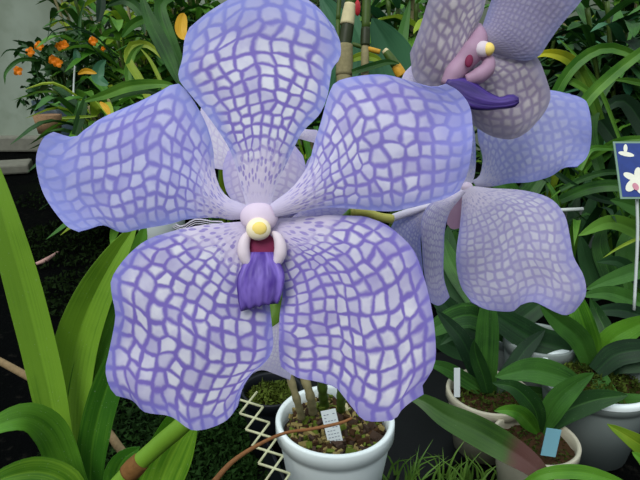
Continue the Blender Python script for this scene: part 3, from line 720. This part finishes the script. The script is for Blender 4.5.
plant('potted_orchid', 'orchid with a fan of lighter green leaves in the large greyish white pot', ce, [
    ([(592, 368, bz), (590, 345, bz-.01), (582, 320, bz-.02), (575, 300, bz-.02), (568, 282, bz-.03)], 22, 'leaf_near2', {'fold': .5}),
    ([(592, 368, bz), (580, 340, bz-.02), (560, 322, bz-.04), (540, 305, bz-.06)], 22, 'leaf_mid', {'fold': .4}),
    ([(594, 368, bz), (610, 342, bz-.02), (628, 330, bz-.03), (655, 316, bz-.05)], 24, 'leaf_near2', {'fold': .4}),
    ([(594, 368, bz+.01), (605, 335, bz+.02), (598, 315, bz+.03), (590, 298, bz+.03)], 16, 'leaf_mid', {}),
    ([(590, 370, bz), (565, 350, bz+.01), (535, 340, bz+.02), (500, 318, bz+.02), (475, 298, bz+.02)], 30, 'leaf_dark', {}),
    ([(590, 366, bz+.03), (555, 345, bz+.05), (520, 335, bz+.06), (490, 330, bz+.06)], 24, 'leaf_dark', {}),
    ([(596, 370, bz-.01), (615, 362, bz-.03), (635, 362, bz-.04), (660, 368, bz-.05)], 24, 'leaf_dark', {}),
    ([(596, 372, bz-.03), (615, 355, bz-.04), (640, 350, bz-.05), (665, 350, bz-.05)], 24, 'leaf_dark', {}),
    ([(600, 378, bz-.04), (612, 402, bz-.07), (635, 404, bz-.09), (665, 400, bz-.1)], 22, 'leaf_mid', {}),
])
g = thing('fallen_leaf', 'long drooping leaf with a brown patch, crossing in front of the cream pots', 'leaf', at(545, 475, .5))
leaf(g, [(556, 492, .50), (532, 465, .51), (505, 447, .515), (475, 430, .52), (445, 415, .525), (425, 402, .53), (405, 394, .54)], 30, 'leaf_brown', 'lance', .3, 'blade', n=24, wav=.15)
g = thing('potted_seedling', 'low yellow-green leaves poking into the bottom right corner', 'plant', on(600, 500, 0))
leaf(g, [(672, 470, .5), (650, 452, .48), (630, 438, .47), (607, 424, .47)], 20, 'leaf_lime', 'lance', .3)
leaf(g, [(660, 480, .47), (645, 462, .46), (632, 452, .46)], 14, 'leaf_near2', 'lance', .3)
leaf(g, [(520, 486, .49), (545, 474, .48), (580, 472, .48), (612, 480, .48), (640, 492, .48)], 14, 'leaf_near2', 'lance', .3)
plant('strap_leaf_plant', 'dark green pointed leaf plant directly beneath the second flower, left of the cream pots', on(440, 335, 0), [
    ([(520, 345, .78), (480, 318, .76), (455, 318, .75), (415, 340, .73)], 26, 'leaf_mid', {'kind': 'lance'}),
    ([(500, 330, .80), (470, 290, .82), (450, 260, .84), (442, 235, .86)], 22, 'leaf_mid', {}),
    ([(505, 340, .82), (470, 305, .84), (452, 280, .86), (448, 225, .88)], 26, 'leaf_dark', {}),
    ([(500, 335, .82), (470, 330, .82), (440, 300, .82), (425, 290, .82)], 24, 'leaf_dark', {}),
    ([(500, 345, .82), (465, 350, .80), (435, 335, .80), (415, 320, .80)], 22, 'leaf_dark', {}),
    ([(500, 345, .83), (520, 320, .85), (545, 300, .85), (560, 285, .86)], 22, 'leaf_dark', {}),
])
plant('strap_leaf_plant', 'plant with long level green leaves reaching in from the right edge below the picture tag', on(640, 280, 0), [
    ([(690, 270, .86), (650, 268, .85), (610, 280, .84), (585, 290, .84)], 17, 'leaf_mid', {}),
    ([(690, 300, .82), (650, 305, .82), (610, 293, .82), (580, 296, .82)], 18, 'leaf_mid', {}),
    ([(690, 325, .80), (650, 318, .80), (620, 310, .80), (585, 312, .80)], 16, 'leaf_dark', {}),
    ([(680, 255, .95), (640, 232, .95), (610, 222, .95), (578, 236, .94)], 16, 'leaf_bright', {}),
    ([(690, 235, .9), (655, 215, .9), (625, 203, .9), (610, 200, .9)], 20, 'leaf_mid', {}),
    ([(620, 300, .98), (608, 270, .98), (600, 245, .98), (605, 222, .98)], 18, 'leaf_mid', {}),
    ([(630, 300, 1.0), (625, 265, 1.0), (628, 240, 1.0), (645, 215, 1.0)], 18, 'leaf_mid', {}),
    ([(600, 300, 1.0), (592, 275, 1.0), (585, 255, 1.0), (580, 235, 1.0)], 16, 'leaf_dark', {}),
    ([(680, 236, .8), (650, 235, .8), (622, 246, .8), (603, 258, .8)], 3.5, 'leaf_lime', {}),
    ([(690, 285, .9), (650, 285, .88), (620, 262, .88), (596, 262, .88)], 16, 'leaf_dark', {}),
])
plant('strap_leaf_plant', 'plant with long arching light green leaves at the right, above the picture tag', on(610, 215, 0), [
    ([(548, 150, 1.0), (552, 105, .98), (572, 68, .96), (603, 48, .95), (635, 56, .94), (665, 80, .93)], 11, 'leaf_bright', {'fold': .4}),
    ([(560, 150, .95), (583, 105, .93), (612, 75, .92), (650, 46, .91), (680, 30, .9)], 12, 'leaf_bright', {'fold': .4}),
    ([(600, 120, 1.0), (585, 82, .98), (570, 60, .97), (548, 53, .96), (530, 58, .96)], 12, 'leaf_yg', {'fold': .3}),
    ([(620, 140, 1.0), (600, 90, .99), (575, 55, .98), (558, 38, .98)], 4, 'leaf_bright', {}),
    ([(590, 92, .97), (575, 83, .97), (560, 76, .97), (555, 75, .97)], 7, 'leaf_bright', {}),
    ([(680, 86, .97), (650, 84, .97), (625, 80, .97), (612, 80, .97)], 7, 'leaf_bright', {}),
    ([(600, 170, 1.0), (590, 130, 1.0), (600, 95, 1.0), (622, 70, 1.0)], 13, 'leaf_mid', {}),
    ([(590, 158, 1.0), (615, 143, .95), (640, 139, .93), (665, 140, .92)], 8, 'leaf_bright', {}),
    ([(580, 170, .95), (590, 150, .95), (605, 148, .95), (622, 150, .95)], 6, 'leaf_bright', {}),
    ([(560, 200, 1.0), (590, 188, .97), (620, 186, .95), (650, 196, .94)], 12, 'leaf_mid', {}),
    ([(560, 190, 1.0), (585, 178, 1.0), (610, 172, 1.0), (640, 176, 1.0)], 6, 'leaf_mid', {}),
    ([(555, 172, 1.0), (580, 190, 1.0), (605, 200, 1.0), (640, 206, 1.0)], 7, 'leaf_dark', {}),
    ([(540, 178, 1.05), (520, 200, 1.05), (500, 180, 1.05), (480, 150, 1.05)], 20, 'leaf_mid', {}),
    ([(640, 180, 1.05), (600, 120, 1.06), (575, 110, 1.06), (552, 118, 1.06)], 16, 'leaf_dark', {}),
    ([(680, 190, 1.05), (640, 120, 1.06), (620, 100, 1.06), (596, 118, 1.06)], 18, 'leaf_dark', {}),
])
# picture tag on a stake
dt = .78
tg = thing('picture_tag', 'small blue picture tag showing a white flower, at the right edge', 'plant tag', at(634, 300, dt))
X = RT; Zt = (UP*.98+FW*.2-RT*.02).normalized(); Yt = Zt.cross(X).normalized(); fr = -FW
cT = at(635, 170, dt); kt = dt/F
M['tag_blue'] = simple('tag blue print', rgb(34, 58, 128), .35, .4, .35, 90)
M['tag_edge'] = simple('clear sleeve edge', rgb(120, 150, 130), .4, .4, .1, 60)
M['tag_white'] = simple('tag white petals', rgb(232, 232, 214), .5, .3, .06, 90)
M['tag_pink'] = simple('tag pink centre', rgb(206, 140, 156), .5, .3, .2, 90)
mb = MB(); mb.box(cT, 37*kt, .0012, 60*kt, X, Yt, Zt); mb.build('card', M['tag_edge'], tg, smooth=False)
if Yt.dot(FW) > 0: Yf = -Yt
else: Yf = Yt
mb = MB(); mb.box(cT+Yf*.0008, 33*kt, .0006, 56*kt, X, Yt, Zt); pr = mb.build('picture', M['tag_blue'], tg, smooth=False)
def flat(pts, off, mat, name, par):
    mb = MB(); vs = [cT+X*((x-635)*kt)+Zt*((170-y)*kt)+Yf*off for x, y in pts]; c = sum(vs, Vector())/len(vs)
    vs2 = [v+Yf*.0003 for v in vs]; n = len(vs)
    mb.add(vs+vs2, [tuple(range(n)), tuple(range(n, 2*n))]+[(i, (i+1) % n, n+(i+1) % n, n+i) for i in range(n)]); return mb.build(name, M[mat], par, smooth=False)
def ptl(cx, cy, a, L, w):
    ca_, sa = math.cos(a), math.sin(a); out = []
    for i in range(14):
        t_ = 2*PI*i/14; u = (1-math.cos(t_))/2*L; v = math.sin(t_)*w/2
        out.append((cx+u*ca_-v*sa, cy+u*sa+v*ca_))
    return out
for k, (a, L, w) in enumerate(((-2.7, 14, 7), (-1.3, 13, 7), (.1, 13, 8), (1.35, 16, 9), (2.35, 17, 9))):
    flat(ptl(635, 180, a, L, w), .0012+.0001*k, 'tag_white', 'printed_petal', pr)
flat(ptl(631, 184, 1.2, 8, 6), .0020, 'tag_pink', 'printed_centre', pr)
flat(ptl(620, 152, .2, 16, 5), .0012, 'tag_white', 'printed_bud', pr); flat(ptl(627, 152, -1.4, 9, 4), .0014, 'tag_white', 'printed_bud', pr)
mb = MB(); mb.tube([at(637, 198, dt+.002), at(637.5, 240, dt+.004), at(634, 310, dt+.01)], [.0022, .0022], 6); mb.build('stake', M['pipe'], tg)

# =================================================================== TOP CENTRE: canes and broad leaf
g = thing('cane_orchid', 'thick jointed orchid canes with a papery cream sheath, right of the top petal', 'plant', on(352, 150, 0))
dc = .75; kc = dc/F
def seg(x0, y0, x1, y1, r0, r1, mat, name='cane_segment', d=dc):
    mb = MB(); mb.tube([at(x0, y0, d), at((x0+x1)/2, (y0+y1)/2, d), at(x1, y1, d)], [r0*d/F, (r0+r1)/2*d/F*1.05, r1*d/F], 12); return mb.build(name, M[mat], g)
seg(346, 130, 344, 72, 7, 8, 'cane_t'); mb = MB(); b0 = at(346, 132, dc); mb.tube([Vector((b0.x, b0.y+.02, -.004)), Vector((b0.x, b0.y+.01, b0.z*.5)), b0], [.007, .008, .0094], 10); mb.build('cane_segment', M['cane_t'], g); seg(344, 76, 345, 45, 8.5, 8, 'cane_t'); seg(344.5, 47, 348, 22, 6.5, 6.5, 'cane_d'); seg(347, 25, 350, 4, 7.2, 5.6, 'cane_s', 'sheath'); seg(350, 6, 352, -40, 5, 4.5, 'cane_g')
seg(364, 190, 365, 44, 4, 4, 'cane_t'); seg(365, 46, 365.5, 28, 5, 4.5, 'cane_d'); seg(365.5, 30, 368, -40, 4.2, 4.6, 'cane_g')
seg(338, 20, 341, -30, 2.2, 2.2, 'cane_g'); seg(338, 100, 338, 20, 2.4, 2.2, 'cane_g')
seg(402, 76, 396, 66, 5.5, 5, 'cane_o', 'node'); seg(397, 67, 386, 52, 4.8, 4, 'cane_g', 'node'); seg(387, 53, 384, 50, 3.8, 3, 'cane_s', 'node')
seg(380, 52, 365, 48, 2.6, 2.4, 'cane_o', 'node'); seg(366, 48, 352, 44, 2.2, 2, 'cane_g', 'node')
leaf(g, [(352, 72, .74), (372, 66, .74), (388, 62, .74), (400, 64, .74)], 7, 'leaf_mid'); leaf(g, [(350, 60, .75), (362, 56, .75), (375, 58, .75), (384, 64, .75)], 8, 'leaf_lime')
mb = MB(); ellp(mb, 357.5, 8, .8, 3, 8, 3); tag(mb.build('red_bud', M['red'], None), 'tiny red bud beside the papery cane sheath at the top', 'bud')
bl = plant('broad_leaf_plant', 'plant with broad blue-green leaves behind the jointed canes at top centre', on(390, 130, 0), [
    ([(412, 130, .85), (405, 90, .84), (390, 50, .83), (372, 18, .82)], 44, 'leaf_blue', {'kind': 'lance'}),
    ([(330, 110, .88), (345, 60, .87), (335, 20, .86), (320, -5, .86)], 34, 'leaf_blue', {'kind': 'lance'}),
    ([(380, 120, .9), (365, 80, .9), (355, 40, .9), (350, 5, .9)], 30, 'leaf_blue', {'kind': 'lance'}),
    ([(395, 120, .9), (398, 80, .9), (402, 40, .92), (410, 0, .92)], 14, 'leaf_mid', {'kind': 'lance'}),
])

mb = MB(); mb.tube([Vector((at(395, 128, .88).x, .9, -.004)), at(398, 150, .88), at(395, 118, .88)], [.008, .007, .006], 8); mb.build('stem', M['cane_g'], bl)
# =================================================================== TOP LEFT: orange flowered plant and leaves
g = thing('flowering_plant', 'bushy plant with small orange flowers by the wall at top left', 'plant', on(70, 150, 0))
dl = 1.7; kl = dl/F; random.seed(21)
base = at(72, 120, dl)
mb = MB()
for i in range(330):
    a = random.uniform(-1, 1); tx = 64+a*38+random.uniform(-4, 4); ty = 62+abs(a)*10+random.uniform(-26, 42); dd = dl+random.uniform(-.12, .12)
    p = at(tx, ty, dd); q = p+Vector((random.uniform(-1, 1)*.05, random.uniform(-.03, .03), random.uniform(-.045, .03)))
    blade(mb, [p, (p+q)/2+Vector((0, 0, .01)), q], random.uniform(.012, .024), 'lance', .3, n=6, k=3, side=(random.random()-.5, random.random()-.5, random.random()-.5))
mb.build('foliage', M['leaf_mid'], g)
mb = MB()
for i in range(26):
    tx = 68+random.uniform(-26, 26); p = at(tx, 62+random.uniform(-14, 20), dl+random.uniform(-.08, .08))
    mb.tube([base+Vector((random.uniform(-.03, .03), 0, 0)), base.lerp(p, .5)+Vector((0, 0, .01)), p], .0025, 5, sub=3)
mb.build('stems', M['cane_g'], g)
for (x, y) in ((18, 71), (30, 52), (39, 46), (53, 60), (60, 46), (93, 41), (64, 45), (58, 63), (103, 49)):
    mb = MB(); c = at(x, y, dl-.14); r = .012 if x != 103 else .006
    for k in range(5):
        a = k*2*PI/5+x
        dv = RT*math.cos(a)+UP*math.sin(a); blade(mb, [c, c+dv*r*.6-FW*.003, c+dv*r*1.15+FW*.002], r*1.0, 'oval', .2, n=5, k=3)
    mb.build('blossom', M['orange'], g)
for pts, w in (([(120, 75, 1.65), (105, 45, 1.6), (80, 28, 1.55), (55, 30, 1.5), (45, 42, 1.5)], 1.8), ([(120, 60, 1.6), (100, 40, 1.55), (78, 30, 1.5), (60, 36, 1.5)], 1.6), ([(112, 70, 1.6), (95, 50, 1.55), (75, 30, 1.5), (55, 15, 1.5), (46, 44, 1.5)], 1.3),
               ([(48, 62, 1.6), (25, 52, 1.55), (8, 50, 1.5), (0, 58, 1.5)], 2), ([(40, 60, 1.6), (20, 60, 1.55), (6, 72, 1.5), (5, 85, 1.5)], 4), ([(45, 60, 1.6), (30, 45, 1.6), (12, 40, 1.55)], 3), ([(80, 50, 1.6), (80, 20, 1.6), (85, 0, 1.6)], 3)):
    leaf(g, pts, w, 'leaf_dark' if w < 3 else 'leaf_mid', solid=0)
mb = MB(); mb.tube([at(73, 110, 1.58), at(74, 80, 1.58), at(76, 55, 1.58)], .0028, 6, sub=2); mb.build('stake', M['pipe'], g)
leaf(g, [(76, 66, 1.57), (77, 57, 1.57), (75, 48, 1.57)], 7, 'leaf_blue', 'lance')
g2 = thing('hanging_basket', 'dark blue-grey planter under the orange-flowered plant, next to the wall', 'planter', on(62, 150, 0))
c = at(62, 100, dl); H = c.z
mb = MB(); mb.lathe(Vector((c.x, c.y, 0)), [(.02, 0), (.05, 0), (.065, H*.6), (.085, H), (.078, H), (.06, H*.6), (.02, .02)], 30); mb.build('body', M['pot_blue'], g2)
mb = MB(); mb.lathe(Vector((c.x+.025, c.y-.16, H*.86)), [(.01, -.03), (.03, -.03), (.038, .02), (.03, .02), (.01, .015)], 20); mb.build('fibre_pot', M['basket'], g2)

plant('cane_leaf_plant', 'leafy plant with arching yellow-green leaves at top left beside the big petal', on(150, 150, 0), [
    ([(158, 120, 1.0), (140, 80, 1.0), (128, 60, 1.0), (132, 45, 1.0), (148, 45, 1.0), (160, 55, 1.0), (172, 68, 1.0)], 8, 'leaf_lime', {}),
    ([(170, 105, .98), (160, 80, .98), (150, 60, .98), (140, 48, .98)], 4, 'leaf_lime', {}),
    ([(130, 90, 1.0), (128, 70, 1.0), (134, 52, 1.0), (144, 44, 1.0)], 7, 'leaf_bright', {}),
    ([(180, 85, .95), (165, 50, .95), (150, 20, .95), (140, -8, .95)], 15, 'leaf_mid', {'kind': 'lance'}),
    ([(185, 90, .98), (170, 62, .98), (158, 40, .98), (150, 12, .98)], 12, 'leaf_mid', {'kind': 'lance'}),
    ([(122, 37, .97), (132, 25, .97), (145, 19, .97), (158, 22, .97)], 9, 'leaf_bright', {'kind': 'lance'}),
    ([(160, 50, .97), (155, 30, .97), (148, 20, .97)], 7, 'leaf_lime', {}),
    ([(85, 101, .93), (105, 95, .93), (130, 86, .93), (165, 84, .93), (180, 90, .93)], 11, 'leaf_bright', {'kind': 'lance'}),
    ([(110, 100, .95), (125, 93, .95), (145, 90, .95), (165, 95, .95)], 8, 'leaf_mid', {}),
    ([(98, 22, 1.1), (101, 5, 1.1), (100, -15, 1.1)], 9, 'leaf_dark', {'kind': 'lance'}),
    ([(108, 5, 1.1), (125, 0, 1.1), (140, 12, 1.1), (145, 35, 1.1)], 10, 'leaf_mid', {'kind': 'lance'}),
    ([(185, 75, 1.02), (160, 10, 1.02), (175, -5, 1.02), (190, -8, 1.02)], 14, 'leaf_mid', {'kind': 'lance'}),
    ([(78, 74, 1.0), (86, 71, 1.0), (97, 73.5, 1.0)], 5.5, 'leaf_yellow', {'kind': 'lance'}),
    ([(100, 102, 1.0), (106, 108, 1.0), (110, 116, 1.0)], 6, 'leaf_yellow', {'kind': 'lance'}),
    ([(75, 118, 1.05), (82, 100, 1.05), (76, 135, 1.0)], 6, 'leaf_mid', {}),
    ([(108, 85, 1.1), (98, 78, 1.1), (100, 66, 1.1), (106, 60, 1.1)], 12, 'leaf_blue', {'kind': 'lance'}),
    ([(75, 135, 1.0), (82, 112, 1.0), (86, 95, 1.0)], 9, 'leaf_mid', {}),
    ([(62, 118, 1.0), (80, 117, 1.0), (98, 116, 1.0)], 3, 'leaf_lime', {}),
])
g = thing('yellow_leaf', 'single bright yellow leaf left of the top of the big flower', 'leaf', at(183, 38, .9))
leaf(g, [(185, 40, .9), (181, 30, .9), (182, 20, .9), (184, 13, .9)], 12, 'leaf_yellow', 'oval', .2, 'blade')

# =================================================================== BACKGROUND BANKS (strap clumps and cane clumps standing on the ground)
def clump(name, label, px, dep, n, H, W, mats, seed, lean=.6, cat='plant', kind='strap', grp=None):
    random.seed(seed)
    b = Vector(((px-320)/F*dep, dep, 0)); g = thing(name, label, cat, b, grp)
    for i in range(n):
        a = 2*PI*i/n+random.uniform(-.4, .4); h = H*random.uniform(.6, 1.05); l = lean*h*random.uniform(.4, 1.2); dv = Vector((math.cos(a), math.sin(a)*.7, 0))
        p0 = b+dv*.015; pts = [p0, p0+dv*l*.25+Vector((0, 0, h*.55)), p0+dv*l*.65+Vector((0, 0, h*.95)), p0+dv*l*1.1+Vector((0, 0, h*random.uniform(.7, 1.02)))]
        mb = MB(); blade(mb, pts, W*random.uniform(.7, 1.2), kind, .3, 0.0, 9, 3, side=(-dv.y, dv.x, 0))
        mb.build('leaf', M[random.choice(mats)], g)
    return g
def caned(name, label, px, dep, n, H, mats, seed, LL=.17, W=.036, grp=None, z0=0.0):
    random.seed(seed)
    b = Vector(((px-320)/F*dep, dep, z0)); g = thing(name, label, 'plant', b, grp)
    for i in range(n):
        a = random.uniform(0, 2*PI); h = H*random.uniform(.7, 1.05); dv = Vector((math.cos(a), math.sin(a), 0))*h*random.uniform(.1, .35)
        pts = [b+dv*.15, b+dv*.5+Vector((0, 0, h*.5)), b+dv+Vector((0, 0, h))]
        o = cane(g, pts, .005, [random.choice(['cane_g', 'cane_g', 'cane_t'])], n=6, nodes=6)
        P = resample([tuple(p) for p in pts], 13); mb = MB()
        for j in [2+q*.5 for q in range(21)]:
            aa = a+j*PI+random.uniform(-.9, .9); dd = Vector((math.cos(aa), math.sin(aa), 0)); L = LL*random.uniform(.7, 1.2)
            up = random.uniform(.1, .7)
            pj = P[int(j)]
            blade(mb, [pj, pj+dd*L*.5+Vector((0, 0, L*up*.6)), pj+dd*L+Vector((0, 0, L*(up-.35)))], W*random.uniform(.7, 1.1), 'lance', .35, 0.0, 7, 3, side=(-dd.y, dd.x, random.uniform(-.3, .3)))
        mb.build('foliage', M[random.choice(mats)], o)
    return g
G3 = ['leaf_mid', 'leaf_bright', 'leaf_bright', 'leaf_lime']; GD = ['leaf_dark', 'leaf_mid', 'leaf_bright']; GB = ['leaf_dark', 'leaf_blue', 'leaf_mid']
spots = [
 ('leafy cane plant behind the orange flowers, nearest the wall', 124, 2.1, 9, .72, G3), ('leafy cane plant behind the arching yellow-green leaves', 150, 1.8, 9, .66, G3),
 ('leafy cane plant hidden mostly by the top petal, left side', 195, 1.9, 9, .70, G3), ('leafy cane plant behind the top petal of the big flower', 240, 2.0, 8, .72, GD),
 ('leafy cane plant just left of the jointed canes', 318, 1.9, 9, .72, G3), ('leafy cane plant behind the jointed canes at top centre', 362, 1.6, 9, .62, GB),
 ('leafy cane plant between the broad blue-green leaf and the top right flower', 408, 1.5, 10, .62, G3),
 ('leafy cane plant behind the right side of the top right flower', 520, 1.7, 8, .64, GD), ('leafy cane plant right of the top right flower', 560, 1.8, 10, .60, GB),
 ('leafy cane plant in the upper right, behind the arching leaves', 600, 1.5, 10, .58, GB), ('leafy cane plant at the top right corner of the view', 640, 1.35, 11, .60, GB),
 ('leafy cane plant outside the upper right, touching the edge', 680, 1.6, 9, .64, GD), ('leafy low cane plant below the orange flowered plant', 128, 1.45, 8, .38, G3),
]
spots += [
 ('tall leafy cane plant in the back row, right of the orange flowers', 150, 2.5, 12, .92, GD),
 ('tall leafy cane plant in the back row left of the papery sheath', 325, 2.5, 12, .92, GD),
 ('tall leafy cane plant in the back row right of the papery sheath', 385, 2.45, 12, .92, GD),
 ('tall leafy cane plant in the back row right of the top right flower', 560, 2.5, 9, .80, G3),
 ('tall leafy cane plant in the back row over the picture tag', 625, 2.4, 11, .90, GD),
]
for i, (lb, px, dep, n, H, m) in enumerate(spots): caned('cane_leaf_plant', lb, px, dep, n, H, m, 100+i)
sp2 = [
 ('strap-leaved clump behind the small white pot', 215, 1.4, 14, .34, G3),
 ('strap-leaved clump directly behind the picture tag', 640, 1.15, 16, .34, GD), ('strap-leaved clump left of the picture tag', 600, 1.3, 16, .40, GD),
 ('strap-leaved clump behind the upper petal of the second flower', 545, 1.25, 16, .38, G3), ('strap-leaved clump in the narrow gap between second and third flowers', 480, 1.2, 14, .38, GD),
 ('strap-leaved clump in deep shade behind the grey pot and pipe', 585, 1.05, 14, .24, GD), ('strap-leaved clump in deep shade under the second flower', 500, 1.05, 14, .24, GD),
 ('strap-leaved clump at the right edge beside the level leaves', 675, 1.0, 14, .28, GD), ('strap-leaved clump low behind the folded petal of the second flower', 440, 1.1, 14, .26, GD),
 ('strap-leaved clump behind the gap right of the top petal', 325, 1.3, 12, .36, G3),
]
for i, (lb, px, dep, n, H, m) in enumerate(sp2): clump('strap_leaf_plant', lb, px, dep, n, H, .022, m, 200+i, lean=.8)
# thin roots beside the small white pot
mb = MB(); random.seed(31)
for i in range(4):
    y = 225+random.uniform(-3, 4); mb.tube([cw+Vector((.01, -.01*i, -.0)), at(180, y+4, dw-.03), at(195, y-3, dw-.03), at(212, y-1, dw-.04), at(226, y+3, dw-.05), on(236, y+36, 0)], .001, 5, sub=3)
tag(mb.build('aerial_roots', M['pedicel_w'], None), 'thin white roots right of the small white pot', 'root', kind='stuff')

# =================================================================== LIGHT
w = bpy.data.worlds.new('overcast'); S.world = w; w.use_nodes = True; nt = w.node_tree; nt.nodes.clear()
out = nt.nodes.new('ShaderNodeOutputWorld'); bg = nt.nodes.new('ShaderNodeBackground'); tc = nt.nodes.new('ShaderNodeTexCoord')
sx = nt.nodes.new('ShaderNodeSeparateXYZ'); nt.links.new(tc.outputs['Generated'], sx.inputs[0])
rp = nt.nodes.new('ShaderNodeValToRGB'); mr = nt.nodes.new('ShaderNodeMapRange'); mr.inputs[1].default_value = -1; mr.inputs[2].default_value = 1
nt.links.new(sx.outputs[2], mr.inputs[0]); nt.links.new(mr.outputs[0], rp.inputs[0])
rp.color_ramp.elements[0].position = .45; rp.color_ramp.elements[0].color = (.10, .11, .10, 1)
rp.color_ramp.elements[1].position = .85; rp.color_ramp.elements[1].color = (.82, .92, 1.0, 1)
nt.links.new(rp.outputs[0], bg.inputs[0]); bg.inputs[1].default_value = 1.12; nt.links.new(bg.outputs[0], out.inputs[0])
sd = bpy.data.lights.new('sun', 'SUN'); sd.energy = 1.8; sd.angle = math.radians(30); sd.color = (1, .98, .95)
so = bpy.data.objects.new('sun', sd); C.objects.link(so)
so.rotation_euler = (math.radians(42), 0, math.radians(-25))
vs = S.view_settings; vs.view_transform = 'Standard'; vs.look = 'None'; vs.exposure = 0.0; vs.gamma = 1; vs.use_curve_mapping = False
